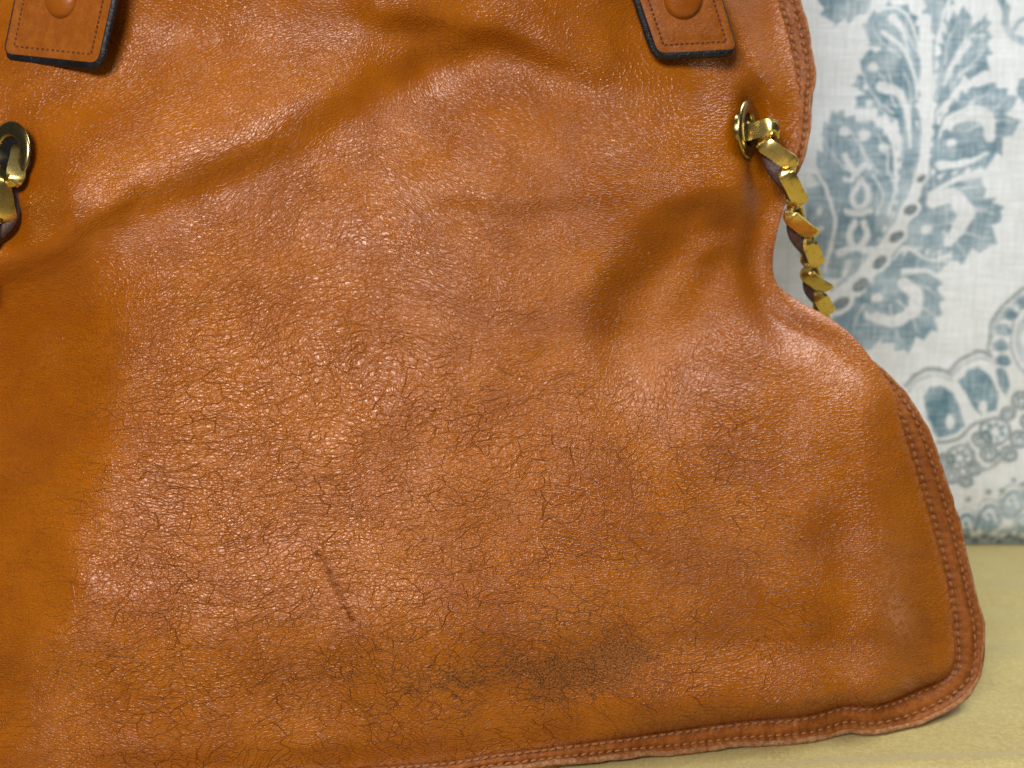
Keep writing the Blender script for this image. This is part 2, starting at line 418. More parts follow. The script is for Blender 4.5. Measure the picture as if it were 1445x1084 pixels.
    r = T.math('MULTIPLY_ADD', hi, .14, .26)
    T.set(T.b.inputs['Specular IOR Level'], T.math('MULTIPLY_ADD', T.math('MAXIMUM', sall, T.math('MAXIMUM', cre, T.math('MULTIPLY', cracks, .8))), -.45, .56))
    T.b.inputs['Specular Tint'].default_value = (1, .88, .82, 1)
    r = T.math('MULTIPLY_ADD', T.noise(T.vmath('ADD', fl, (4, 4, 0)), 1.3, 4, .65), .30, T.math('SUBTRACT', r, .15))
    r = T.math('MULTIPLY_ADD', sall, .45, r)
    r = T.math('MULTIPLY_ADD', cracks, .2, r)
    T.set(T.b.inputs['Roughness'], r)
    return T.m

def small_leather(name, c0, c1, scale=900.0, rough=.42, bumpd=.00012, spec=.5, coat=0.0, hole=False):
    T = NT(name)
    tc = T.n('ShaderNodeTexCoord').outputs['Object']
    n1 = T.noise(tc, scale * .35, 4, .6); v = T.voro(tc, scale, 'SMOOTH_F1', smooth=.4)
    n2 = T.noise(T.vmath('MULTIPLY', tc, (1, 1, 2.2)), scale * .6, 3, .6)
    wr = T.ramp(T.math('ABSOLUTE', T.math('SUBTRACT', n2, .5)), 0, .06)
    col = T.mix(T.ramp(n1, .3, .7), c0, c1)
    if hole: col = T.mix(T.math('MULTIPLY', T.attr('hole'), .55), col, srgb(40, 18, 8))
    T.set(T.b.inputs['Base Color'], col)
    h = T.math('MULTIPLY_ADD', wr, .6, T.math('MULTIPLY', v, -.8))
    T.set(T.b.inputs['Normal'], T.bump(h, bumpd, 1.0))
    T.set(T.b.inputs['Roughness'], T.math('MULTIPLY_ADD', n1, .25, rough - .12))
    T.b.inputs['Specular IOR Level'].default_value = spec
    T.b.inputs['Coat Weight'].default_value = coat; T.b.inputs['Coat Roughness'].default_value = .3
    return T.m
M_PANEL = leather_material()
M_TAB = small_leather('smooth_tab_leather', srgb(132, 68, 4), srgb(146, 80, 7), 700, .42, .00009, .5, 0)
M_RIVET = small_leather('glossy_rivet_leather', srgb(132, 66, 4), srgb(142, 76, 7), 500, .30, .00004, .6)
M_BIND = small_leather('seam_binding_leather', srgb(124, 64, 12), srgb(148, 82, 22), 800, .45, .00016, .35, hole=True)
M_PIPE = small_leather('worn_edge_suede', srgb(140, 88, 52), srgb(172, 128, 88), 1500, .85, .0002, .2, 0)
M_BACK = small_leather('back_panel_leather', srgb(150, 74, 18), srgb(166, 86, 24), 600, .5, .0001)
M_CORD = small_leather('laced_cord_leather', srgb(52, 34, 32), srgb(78, 52, 46), 1200, .5, .0001, .4, 0)
M_EDGE = small_leather('black_edge_paint_and_hole_shade', srgb(10, 9, 13), srgb(22, 20, 26), 500, .42, .00010, .4, 0)  # edge paint; also blackens the discs standing for shade in the eyelets
M_THREAD_TAN = small_leather('tan_thread', srgb(146, 92, 50), srgb(170, 116, 74), 2600, .65, .0001, .3, 0)
M_THREAD_BROWN = small_leather('brown_thread', srgb(84, 44, 22), srgb(104, 58, 30), 2600, .65, .0001, .3, 0)
def brass(name, c, rough):
    T = NT(name)
    tc = T.n('ShaderNodeTexCoord').outputs['Object']
    n = T.noise(tc, 500, 4, .7); s = T.noise(T.vmath('MULTIPLY', tc, (1, 8, 1)), 900, 2, .6)
    T.set(T.b.inputs['Base Color'], T.mix(T.ramp(n, .45, .75), c, (c[0] * .7, c[1] * .62, c[2] * .5, 1)))
    T.b.inputs['Metallic'].default_value = 1
    T.set(T.b.inputs['Roughness'], T.math('MULTIPLY_ADD', s, .14, rough - .05))
    T.set(T.b.inputs['Normal'], T.bump(n, .00003, .6))
    return T.m
M_BRASS = brass('chain_brass', (.74, .57, .19, 1), .25)
M_RING = brass('ring_brass', (.40, .31, .13, 1), .24)

# ------------------------------------------------------------------ the handbag
bag = bpy.data.objects.new('handbag', None); sc.collection.objects.link(bag)
tag(bag, 'tan orange leather handbag with cracked front and brass chain straps on the yellow cloth', 'handbag')

# front panel
xs = axis([(-360, -12, 8), (-12, 1402, 2.0)])
ys = axis([(-380, -12, 8), (-12, 1092, 2.0), (1092, 1150, 6)])
GX, GY = np.meshgrid(xs, ys)
gx, gy = GX.ravel().copy(), GY.ravel().copy()
dd, _, _ = polydist(gx, gy, OUT_LO)
ins = inside(gx, gy, OUT_LO)
fac = grid_faces(len(ys), len(xs))
keep = ins[fac].any(axis=1)
fac = fac[keep]
used = np.zeros(len(gx), bool); used[fac.ravel()] = True
# snap the vertices just outside on to the outline
sn = used & ~ins
sx, sy = gx[sn], gy[sn]
best = np.full(sx.shape, 1e9); nx_, ny_ = sx.copy(), sy.copy()
for i in range(len(OUT_LO) - 1):
    ax, ay = OUT_LO[i]; bx, by = OUT_LO[i + 1]; ex, ey = bx - ax, by - ay
    t = np.clip(((sx - ax) * ex + (sy - ay) * ey) / (ex * ex + ey * ey + 1e-9), 0, 1)
    qx, qy = ax + t * ex, ay + t * ey; d = np.hypot(sx - qx, sy - qy); m = d < best
    best = np.where(m, d, best); nx_ = np.where(m, qx, nx_); ny_ = np.where(m, qy, ny_)
gx[sn] = nx_; gy[sn] = ny_
idx = -np.ones(len(gx), int); idx[used] = np.arange(used.sum())
ux, uy, ud = gx[used], gy[used], np.where(ins, dd, 0)[used]
Yf = Ysurf(ux, uy)
me = new_mesh('front_panel', W(ux, uy, Yf), idx[fac][:, ::-1].copy())
# fields that steer the leather's relief
def bx(x, a, b, s): return sstep(a - s, a + s, x) * sstep(b + s, b - s, x)
ang = np.zeros(ux.shape)
fu = ux + 30 * fbm(41, ux / 160, uy / 160, 2); fv = uy + 26 * fbm(47, ux / 150, uy / 150, 2)
# wrinkles rise to the upper right near the diagonal fold, and run to the dent
fv = fv + 0.38 * (fu - 250) * sstep(620, 250, uy) * sstep(720, 450, ux) + 0.0 * ang
fv = fv + 34 * np.exp(-((ux - 880) / 140) ** 2 - ((uy - 470) / 120) ** 2)
fu = fu + 40 * np.exp(-((ux - 1000) / 120) ** 2 - ((uy - 600) / 140) ** 2)
vattr(me, 'flow', np.stack([fu / 100, fv / 100, np.zeros_like(fu)], -1))
big = fbm(53, ux / 120, uy / 90, 3)
crack = sstep(360, 560, uy) * bx(ux, 120, 1130, 90) * sstep(1030, 960, uy) * (.85 + .5 * big)
crack += .35 * sstep(150, 300, uy) * bx(ux, 200, 800, 100) + .25 * bx(uy, 80, 300, 60) * bx(ux, 100, 480, 60)
crack += .4 * bx(ux, 560, 1050, 90) * bx(uy, 560, 1000, 50) + .45 * sstep(900, 960, uy) * (1 + big) + .25 * sstep(560, 700, uy)
crack *= 1 - .8 * np.exp(-((ux - 890) / 70) ** 2 - ((uy - 450) / 80) ** 2)
crack *= .62 + .38 * sstep(-.15, .3, fbm(57, ux / 90, uy / 45, 3))
fattr(me, 'crack', np.clip(crack, 0, 1))
wk = .25 + .75 * np.exp(-(((ux - 420) / 330) ** 2 + ((uy - 500) / 150) ** 2) ** 1.5) + .4 * bx(uy, 240, 420, 60) * bx(ux, 250, 820, 80) + .25 * sstep(.1, .5, big)
fattr(me, 'wrinkle', np.clip(wk, 0, 1))
smooth = .25 + .35 * sstep(960, 1040, uy) + .06 * sstep(240, 60, ux + 40 * big) * sstep(380, 450, uy) + .35 * sstep(840, 1000, ux) * sstep(620, 380, uy)
vd, _, _ = polydist(ux, uy, [(-60, 430), (60, 372), (200, 295), (330, 240), (450, 180), (530, 130), (600, 110)])
smooth += .65 * np.exp(-(vd / 42) ** 2) + .3 * bx(uy, -400, 60, 40)
smooth += .25 * big
fattr(me, 'smooth', np.clip(smooth, 0, .95))
st = np.zeros(ux.shape)
jux = ux + 34 * fbm(121, ux / 22, uy / 16, 4); juy = uy + 22 * fbm(127, ux / 20, uy / 14, 4)
for (cx, cy, rx, ry, a) in [(880, 930, 60, 26, 1.0), (800, 950, 80, 26, 1.0), (735, 940, 60, 22, .7), (640, 962, 60, 11, .95), (590, 968, 26, 8, .8), (770, 985, 40, 14, .6),
                            (800, 880, 110, 14, .45), (715, 915, 60, 10, .5), (935, 912, 22, 9, .5), (850, 905, 100, 30, .45), (700, 950, 170, 20, .55), (540, 950, 120, 8, .5), (860, 965, 90, 16, .7), (1000, 940, 70, 12, .3), (660, 1000, 22, 18, .5), (466, 678, 22, 4, .9), (70, 1066, 20, 7, .7),
                            (1270, 862, 16, 22, .0), (1080, 908, 5, 5, .8), (95, 905, 40, 6, .5), (480, 955, 60, 5, .6), (1070, 1010, 60, 4, .4)]:
    st = np.maximum(st, a * np.exp(-(((jux - cx) / rx) ** 2 + ((juy - cy) / ry) ** 2) ** 1.2))
fattr(me, 'stain', st)
rub = blob(ux, uy, 1268, 868, 16, 30, 1, -12) + blob(ux, uy, 1282, 965, 10, 8, .9) + blob(ux, uy, 1250, 800, 30, 50, .3) + .8 * blob(ux, uy, 1200, 985, 90, 6, .3)
rub += .5 * sstep(14, 2, ud)
fattr(me, 'rub', np.clip(rub, 0, 1))
dcr, _, _ = polydist(ux, uy, [(445, 780), (458, 790), (470, 820), (482, 845), (497, 873)])
cre = np.exp(-(dcr / 4.5) ** 2) * (.65 + .9 * fbm(61, ux / 7, uy / 3.2, 2))
for pl_ in [[(440, 684), (456, 679), (478, 680), (490, 676)], [(383, 680), (400, 676), (425, 679)], [(560, 640), (556, 655), (563, 668)], 
            [(550, 741), (580, 745), (600, 740)], [(700, 520), (722, 528)], [(690, 640), (700, 668)], [(760, 700), (790, 704), (812, 696)]]:
    dq, _, _ = polydist(ux + 5 * fbm(63, ux / 9, uy / 9, 2), uy + 5 * fbm(67, ux / 9, uy / 9, 2), pl_)
    cre = np.maximum(cre, .55 * np.exp(-(dq / 1.8) ** 2) * (.7 + .6 * fbm(69, ux / 5, uy / 5, 2)))
fattr(me, 'crease', np.clip(cre, 0, 1))
front = link('front_panel', me, M_PANEL, bag)

# back panel: same outline, bulging away, coarse
xs2 = axis([(-360, 1402, 14)]); ys2 = axis([(-390, 1150, 14)])
BX, BY = np.meshgrid(xs2, ys2); bx_, by_ = BX.ravel().copy(), BY.ravel().copy()
OUT2 = OUTL[::3]
d2, _, _ = polydist(bx_, by_, OUT2); in2 = inside(bx_, by_, OUT2)
f2 = grid_faces(len(ys2), len(xs2)); f2 = f2[in2[f2].any(axis=1)]
us2 = np.zeros(len(bx_), bool); us2[f2.ravel()] = True
s2 = us2 & ~in2
for k in np.where(s2)[0]:
    j = np.argmin(np.hypot(OUTL[:, 0] - bx_[k], OUTL[:, 1] - by_[k])); bx_[k], by_[k] = OUTL[j]
id2 = -np.ones(len(bx_), int); id2[us2] = np.arange(us2.sum())
qx, qy, qd = bx_[us2], by_[us2], np.where(in2, d2, 0)[us2]
Yb = seamYs(qx, qy) + 0.0010 + 0.026 * (1 - np.exp(-qd / 110)) + 0.0015 * fbm(71, qx / 120, qy / 120, 2) * (qd > 1)
Pb = W(qx, qy, Yb)
# a point farther away on the same ray would climb: lower it so that the back hangs straight down to the cloth
Pf = W(qx, qy, seamYs(qx, qy))
Pb[:, 0] = Pf[:, 0] * .985; Pb[:, 2] = np.maximum(Pf[:, 2] - 0.0006, .0006)
back = link('back_panel', new_mesh('back_panel', Pb, id2[f2]), M_BACK, bag)

# seam binding: lofted strip between inner and outer edge
def seam_frame():
    i3 = W(SIN[:, 0], SIN[:, 1], 0); 
    mid = (SIN + SOUT) / 2
    Ys = seamYs(OUTL[:, 0], OUTL[:, 1])
    botw = sstep(930, 990, OUTL[:, 1])
    Yi = Ys - .0006 + STUCK * .010
    Yo = Ys - .0001 - botw * .0022 + STUCK * .012
    si = SIN.copy(); so = SOUT.copy()
    ctr = np.array([620, 500.])
    shift = (STUCK * 16)[:, None] * (ctr - mid) / np.linalg.norm(ctr - mid, axis=1)[:, None]
    si = si + shift; so = so + shift
    return si, so, Yi, Yo, botw
SI, SO, YI, YO, BW = seam_frame()
# resample evenly along the outer edge
L = np.concatenate([[0], np.cumsum(np.linalg.norm(np.diff((SO + SI) / 2, axis=0), axis=1))])
def at_len(s):
    f = lambda a: np.interp(s, L, a)
    return np.stack([f(SI[:, 0]), f(SI[:, 1])], -1), np.stack([f(SO[:, 0]), f(SO[:, 1])], -1), f(YI), f(YO)
NS = int(L[-1] / 2.4); S = np.linspace(0, L[-1], NS)
PITCHPX = 12.0
ai, ao, yi, yo = at_len(S)
prof_t = np.array([0, .09, .17, .25, .38, .5, .61, .69, .77, .86, .94, 1.0])
prof_h = np.array([-3.0, .5, .2, 1.0, 2.6, 2.9, 2.2, .3, .5, 2.4, 2.6, 0.2])
rows = []
ph = np.abs(np.sin(np.pi * S / PITCHPX))
for t, h in zip(prof_t, prof_h):
    wig = 1.8 * fbm(81, S / 34 + t * 3, S * 0 + t * 4, 3) + 1.0 * fbm(87, S / 9, S * 0 + t * 7, 2)
    hh = h + wig
    if .05 < t < .3 or .6 < t < .9: hh = hh - 2.4 * (1 - ph) ** 2
    p2 = ai + t * (ao - ai); p2 = p2 + (ao - ai) / (np.linalg.norm(ao - ai, axis=1)[:, None] + 1e-6) * (4.6 * fbm(91, S / 45, S * 0, 3))[:, None] * t
    rows.append(W(p2[:, 0], p2[:, 1], yi + t * (yo - yi) - hh * PXM))
# underside
rows.append(W(ao[:, 0] , ao[:, 1], yo + 3.0 * PXM)); rows.append(W(ai[:, 0], ai[:, 1], yi + 8 * PXM))
V = np.stack(rows, 0)
V[..., 2] = np.maximum(V[..., 2], .0008)
bme = new_mesh('seam_binding', V.reshape(-1, 3), grid_faces(V.shape[0], V.shape[1]))
hole = np.zeros(V.shape[:2])
for row, off in ((2, 4.0), (7, 9.0)):
    hp = np.exp(-((np.mod(S - off + PITCHPX / 2 + PITCHPX / 2, PITCHPX) - PITCHPX / 2) / 1.9) ** 2)
    hole[row] = hp; hole[row + 1] = .45 * hp + .25; hole[row - 1] = .45 * hp + .15
fattr(bme, 'hole', hole)
binding = link('seam_binding', bme, M_BIND, bag)

def tube(path, rad, nseg=8, sq=1.0, closed=False, caps=True, upv=None):
    """swept tube along an N x 3 path (metres); rad scalar or array"""
    path = np.asarray(path, float); n = len(path)
    rad = np.broadcast_to(np.asarray(rad, float), (n,))
    T_ = np.gradient(path, axis=0) if not closed else (np.roll(path, -1, 0) - np.roll(path, 1, 0))
    T_ /= np.linalg.norm(T_, axis=1)[:, None] + 1e-12
    up = np.array([0, -1., 0]) if upv is None else np.array(upv, float)
    A = np.cross(T_, up); A /= np.linalg.norm(A, axis=1)[:, None] + 1e-9
    B = np.cross(A, T_)
    th = np.arange(nseg) / nseg * 2 * np.pi
    V = path[:, None, :] + rad[:, None, None] * (np.cos(th)[None, :, None] * A[:, None, :] + sq * np.sin(th)[None, :, None] * B[:, None, :])
    fs = []
    m = n if closed else n - 1
    for i in range(m):
        for k in range(nseg):
            a = i * nseg + k; b = i * nseg + (k + 1) % nseg; c = ((i + 1) % n) * nseg + (k + 1) % nseg; d = ((i + 1) % n) * nseg + k
            fs.append((a, b, c, d))
    if caps and not closed:
        fs.append(tuple(range(nseg))[::-1]); fs.append(tuple((n - 1) * nseg + k for k in range(nseg)))
    return V.reshape(-1, 3), fs

# rolled worn rim along the outer edge
S2 = np.linspace(0, L[-1], int(L[-1] / 5)); a2, o2, y2i, y2o = at_len(S2)
dirn = (o2 - a2) / np.linalg.norm(o2 - a2, axis=1)[:, None]
botw2 = sstep(930, 985, o2[:, 1])
wob = fbm(101, S2 / 26, S2 * 0, 3)
pc = o2 + dirn * (-1.0 + (4.6 * fbm(91, S2 / 45, S2 * 0, 3))[:, None] + wob[:, None] * 1.0 + (botw2 * 1.5)[:, None])
pp = W(pc[:, 0], pc[:, 1], y2o - (0.5 + 1.0 * botw2) * PXM)
rr = (2.6 + 1.7 * botw2 + .7 * fbm(107, S2 / 12, S2 * 0, 2)) * PXM
pp[:, 2] = np.maximum(pp[:, 2], rr * .9)
v, f = tube(pp, rr, 10)
link('edge_piping', new_mesh('edge_piping', v, f), M_PIPE, bag)
# under layer of the flange showing beneath along the bottom
sel = (o2[:, 1] > 990) & (o2[:, 0] < 1345) & (o2[:, 0] > -250)
t_ = S2[sel]
und = o2[sel] + dirn[sel] * (9.5 + 7.0 * fbm(111, t_ / 60, t_ * 0, 3) + 2.0 * fbm(113, t_ / 9, t_ * 0, 2))[:, None] * sstep(0, 60, t_ - t_[0])[:, None]
vv = []
ybas = y2o[sel]
for (k, dpth) in [(0.0, .6), (.5, .4), (1.0, .8), (1.0, 3.4), (0.0, 4.0)]:
    p2 = o2[sel] + k * (und - o2[sel]); P3 = W(p2[:, 0], p2[:, 1], ybas + dpth * .001)
    P3[:, 2] = np.maximum(P3[:, 2], .0005 + .0002 * (dpth < 2)); vv.append(P3)
vv = np.stack(vv)
link('flange_lining', new_mesh('flange_lining', vv.reshape(-1, 3), grid_faces(vv.shape[0], vv.shape[1])), M_PIPE, bag)

# stitches
def stitch_mesh(name, mat, ln, w, th):
    v = []; n = 6
    for (x, s) in [(-.5, .35), (-.25, .95), (.25, .95), (.5, .35)]:
        for k in range(n):
            a = 2 * math.pi * k / n; v.append((x * ln, math.cos(a) * w * s, math.sin(a) * th * s + (th * .25 if s > .5 else -th * .3)))
    f = [(i * n + k, i * n + (k + 1) % n, (i + 1) * n + (k + 1) % n, (i + 1) * n + k) for i in range(3) for k in range(n)]
    f += [tuple(range(n))[::-1], tuple(3 * n + k for k in range(n))]
    m = new_mesh(name, v, f); m.materials.append(mat); return m
sm_t = stitch_mesh('stitch', M_THREAD_TAN, 9.4 * PXM, 1.7 * PXM, 1.35 * PXM)
cands = []
for row, t in enumerate((.17, .69)):
    s = 4.0 + row * 5
    while s < L[-1]:
        a, o, y0, y1 = at_len(np.array([s - 3, s, s + 3]))
        q = a + t * (o - a); yy = y0 + t * (y1 - y0) - (1.5 if row == 0 else 1.4) * PXM
        P = W(q[:, 0], q[:, 1], yy)
        # across direction for the normal
        X = W(o[1:2, 0], o[1:2, 1], y1[1:2])[0] - W(a[1:2, 0], a[1:2, 1], y0[1:2])[0]
        vis = (-10 < q[1, 0] < 1450) and (-10 < q[1, 1] < 1090) and np.interp(s, L, STUCK) < .55
        cands.append((vis, P, X)); s += PITCHPX
vis_c = [c for c in cands if c[0]][:300]
rest = [c for c in cands if not c[0]] + [c for c in cands if c[0]][300:]
def stitch_matrix(P, X):
    t = Vector(P[2] - P[0]).normalized(); x = Vector(X).normalized()
    nrm = t.cross(x).normalized()
    if nrm.y > 0: nrm = -nrm
    y = nrm.cross(t).normalized()
    j = random.uniform(-.16, .16)
    M = Matrix((t, y, nrm)).transposed().to_4x4(); M = M @ Matrix.Rotation(j + .12, 4, 'Z')
    M = M @ Matrix.Diagonal((random.uniform(.85, 1.1), random.uniform(.85, 1.2), 1, 1))
    M.translation = Vector(P[1]); return M
for c in vis_c:
    o = link('stitch', sm_t, None, binding); o.matrix_local = stitch_matrix(c[1], c[2])
def joined(name, base, mats, mat, parent):
    bv = np.array([v.co[:] for v in base.vertices]); bf = [tuple(p.vertices) for p in base.polygons]
    V = []; Fs = []
    for M in mats:
        R = np.array(M); V.append(bv @ R[:3, :3].T + R[:3, 3]); off = len(bv) * (len(V) - 1)
        Fs += [tuple(i + off for i in q) for q in bf]
    o = link(name, new_mesh(name, np.vstack(V), Fs), mat, parent); o['kind'] = 'stuff'; return o
joined('stitching', sm_t, [stitch_matrix(c[1], c[2]) for c in rest], M_THREAD_TAN, binding)

# ------------------------------------------------------------------ strap tabs with rivets, handles beyond the frame
def tab(poly, rivet, rr, lift, dark, hdir):
    """poly: corners in photo pixels, order top-left, bottom-left, bottom-right, top-right"""
    tl, bl, br, tr = [np.array(p, float) for p in poly]
    NU, NV = 26, 44
    u = np.linspace(0, 1, NU); v = np.linspace(0, 1, NV)
    U, Vv = np.meshgrid(u, v)
    P = ((1 - U) * (1 - Vv))[..., None] * tl + ((1 - U) * Vv)[..., None] * bl + (U * Vv)[..., None] * br + (U * (1 - Vv))[..., None] * tr
    # rounded bottom corners
    wpx = np.linalg.norm(br - bl); hpx = np.linalg.norm(bl - tl)
    R = 11.0
    cu = np.abs(U - .5) * wpx; cv = (Vv - 1) * hpx + R; ex = cu - (wpx / 2 - R)
    corner = (ex > 0) & (cv > 0)
    m_ = np.maximum(np.maximum(ex, cv), 1e-6); d_ = np.hypot(ex, cv)
    sc_ = np.where(corner, m_ / np.maximum(d_, 1e-6), 1)
    du = (np.where(corner, ex * (sc_ - 1), 0)) * np.sign(U - .5); dv = np.where(corner, cv * (sc_ - 1), 0)
    eu = (br - bl) / wpx; ev = (bl - tl) / hpx
    P = P + du[..., None] * eu + dv[..., None] * ev
    edge_d = np.minimum(np.minimum(U * wpx, (1 - U) * wpx), (1 - Vv) * hpx)
    # underlying plane: fitted to the panel so that the tab is stiff but follows it
    Ys = Ysurf(P[..., 0], np.maximum(P[..., 1], -40))
    A = np.stack([np.ones(Ys.size), P[..., 0].ravel(), P[..., 1].ravel(), P[..., 0].ravel() ** 2], -1)
    co, *_ = np.linalg.lstsq(A, Ys.ravel(), rcond=None)
    Yp = (A @ co).reshape(Ys.shape)
    vis = P[..., 1] > -60
    Yp = Yp - np.maximum((Yp - Ys)[vis].max() * .5, 0)
    def cupped(extra):
        groove = -2.6 * np.exp(-((edge_d - 12) / 2.4) ** 2)
        dome = 1.5 * sstep(0, 10, edge_d) + groove + .5 * fbm(int(bl[0]) % 50, P[..., 0] / 30, P[..., 1] / 20, 3)
        return dome + extra
    top = W(P[..., 0], P[..., 1], Yp - (lift + cupped(0)) * PXM)
    o = link('strap_tab', new_mesh('strap_tab', top.reshape(-1, 3), grid_faces(NV, NU)[:, ::-1].copy()), M_TAB, bag)
    # painted edge: rim of the tab's thickness, flaring outward a little
    ring = [(0, j) for j in range(0)]
    path = [(i, 0) for i in range(NV)] + [(NV - 1, j) for j in range(1, NU)] + [(i, NU - 1) for i in range(NV - 2, -1, -1)]
    pi = np.array(path)
    base = P[pi[:, 0], pi[:, 1]]; yb = Yp[pi[:, 0], pi[:, 1]]
    cen = np.array([P[..., 0].mean(), P[..., 1].mean()])
    tg = np.gradient(base, axis=0); nn = np.stack([tg[:, 1], -tg[:, 0]], -1); nn /= np.linalg.norm(nn, axis=1)[:, None] + 1e-9
    sg = np.sign(((base - cen) * nn).sum(1)); nn *= sg[:, None]
    # bottom and inner side are seen thicker: the rim drops straight back, and the view from the left or right shows it
    side = np.array([nn[:, 0], nn[:, 1]]).T @ np.array(dark)
    thick = 1.6 + 8.0 * sstep(-.1, .75, side)
    rws = []
    wv = 0.7 * fbm(5, base[:, 0] / 12, base[:, 1] / 12, 3)
    for (k, hgt) in [(-.10, lift + .3), (.06, lift + .9), (.5, lift + .3), (.9, lift - 1.5), (1.03, lift - 5), (.9, lift - 16)]:
        q = base + nn * (k * (thick + wv))[:, None]
        rws.append(W(q[:, 0], q[:, 1], yb - hgt * PXM))
    rv = np.stack(rws)
    link('painted_edge', new_mesh('painted_edge', rv.reshape(-1, 3), grid_faces(rv.shape[0], rv.shape[1])), M_EDGE, o)
    # stitching
    def pos(uu, vv_):
        i = np.clip(vv_ * (NV - 1), 0, NV - 1.001); j = np.clip(uu * (NU - 1), 0, NU - 1.001)
        i0, j0 = int(i), int(j); fi, fj = i - i0, j - j0
        return (top[i0, j0] * (1 - fi) * (1 - fj) + top[i0 + 1, j0] * fi * (1 - fj) + top[i0, j0 + 1] * (1 - fi) * fj + top[i0 + 1, j0 + 1] * fi * fj)
    iu = 12 / wpx; iv = 12 / hpx
    corners = [(iu, .0), (iu, 1 - iv), (1 - iu, 1 - iv), (1 - iu, 0)]
    mats = []
    for a, b in zip(corners[:-1], corners[1:]):
        ln = math.hypot((b[0] - a[0]) * wpx, (b[1] - a[1]) * hpx); n = int(ln / 7)
        for k in range(n):
            t0, t1 = (k + .12) / n, (k + .88) / n; tm = (k + .5) / n
            g = lambda t: pos(a[0] + (b[0] - a[0]) * t, a[1] + (b[1] - a[1]) * t)
            mats.append(stitch_matrix(np.array([g(t0), g(tm), g(t1)]), g(tm) - pos(.5, .6)))
    sb = stitch_mesh('stitch_small', M_THREAD_BROWN, 5.8 * PXM, 1.5 * PXM, 1.2 * PXM)
    joined('stitching', sb, mats, M_THREAD_BROWN, o)
    # leather covered rivet
    i, j = NV * 2 // 3, NU // 2
    dist = np.hypot(P[..., 0] - rivet[0], P[..., 1] - rivet[1]); k = np.unravel_index(dist.argmin(), dist.shape)
    c0 = Vector(W(rivet[0], rivet[1], Yp[k] - (lift + .4) * PXM))
    e1 = Vector(top[k[0], min(k[1] + 3, NU - 1)] - top[k[0], max(k[1] - 3, 0)]).normalized()
    e2 = Vector(top[max(k[0] - 3, 0), k[1]] - top[min(k[0] + 3, NV - 1), k[1]]).normalized()
    nn3 = e1.cross(e2).normalized(); nn3 = nn3 if nn3.y < 0 else -nn3
    e2 = nn3.cross(e1)
    pr = [(1.12, -2.0), (1.03, -.6), (1.0, 2.6), (.94, 6.2), (.82, 9.2), (.62, 11.6), (.36, 13), (.12, 13.4)]
    vs_ = []; fs_ = []
    n = 36
    for q, (r_, h_) in enumerate(pr):
        for s_ in range(n):
            a = 2 * math.pi * s_ / n
            vs_.append(c0 + (e1 * math.cos(a) + e2 * math.sin(a)) * (r_ * rr * PXM) + nn3 * (h_ * PXM))
    for q in range(len(pr) - 1):
        for s_ in range(n): fs_.append((q * n + s_, q * n + (s_ + 1) % n, (q + 1) * n + (s_ + 1) % n, (q + 1) * n + s_))
    fs_.append(tuple((len(pr) - 1) * n + s_ for s_ in range(n)))
    link('rivet', new_mesh('rivet', [tuple(q) for q in vs_], fs_), M_RIVET, o)
    return o, W((tl[0] + tr[0]) / 2, (tl[1] + tr[1]) / 2, float(Yp[0].mean()))
tabL, hl = tab([(62, -200), (6, 76), (138, 90), (200, -190)], (88, -4), 31, 16, (.75, .8), 0)
tabR, hr = tab([(838, -190), (928, 76), (1040, 70), (960, -200)], (964, -2), 28, 13, (-.8, .75), 0)
hl, hr = Vector(hl), Vector(hr)
tt = np.linspace(0, 1, 40)
arch = np.array([[hl.x + (hr.x - hl.x) * (.5 - .5 * math.cos(math.pi * t)), hl.y + (hr.y - hl.y) * t - .004, hl.z - .01 + (hr.z - hl.z) * t + .11 * math.sin(math.pi * t) ** .8] for t in tt])
v, f = tube(arch, .0065, 12)
link('handle', new_mesh('handle', v, f), M_TAB, bag)

# ------------------------------------------------------------------ rings (eyelets)
def eyelet(px, py, nrm, R, hole, off, up_tilt=0.0):
    c = Vector(W(px, py, Ysurf(np.array([px]), np.array([py]))[0])) 
    n = Vector(nrm).normalized(); c = c + n * off
    a = n.cross(Vector((0, 0, 1))).normalized(); b = a.cross(n).normalized()
    ca, sa = math.cos(up_tilt), math.sin(up_tilt); a, b = a * ca + b * sa, b * ca - a * sa
    prof = [(R, -1.2), (R * 1.0, .2), (R * .97, 1.6), (R * .90, 2.8), (R * .80, 3.4), (R * .68, 3.3), (hole * 1.14, 2.6), (hole * 1.02, 1.2), (hole * .98, -1), (hole * .98, -9), (hole * 1.1, -14)]
    n_ = 56; vs_ = []; fs_ = []
    for (r, h) in prof:
        for k in range(n_):
            t = 2 * math.pi * k / n_
            vs_.append(tuple(c + (a * math.cos(t) + b * math.sin(t)) * (r * PXM) + n * (h * PXM)))
    for q in range(len(prof) - 1):
        for k in range(n_): fs_.append((q * n_ + k, q * n_ + (k + 1) % n_, (q + 1) * n_ + (k + 1) % n_, (q + 1) * n_ + k))
    link('eyelet', new_mesh('eyelet', vs_, fs_), M_RING, bag)
    # black disc closing the hole, stands in for the shade inside
    vs_ = [tuple(c + (a * math.cos(2 * math.pi * k / 24) + b * math.sin(2 * math.pi * k / 24)) * (hole * .99 * PXM) + n * (-3 * PXM)) for k in range(24)]
    link('eyelet_shade_disc', new_mesh('eyelet_shade_disc', vs_, [tuple(range(24))]), M_EDGE, bag)
    return c
eyelet(27, 220, (-.46, -.86, .12), 47, 25, .0034, .12)
eyelet(1045, 184, (.84, -.54, .02), 45, 25, .0026, -.15)

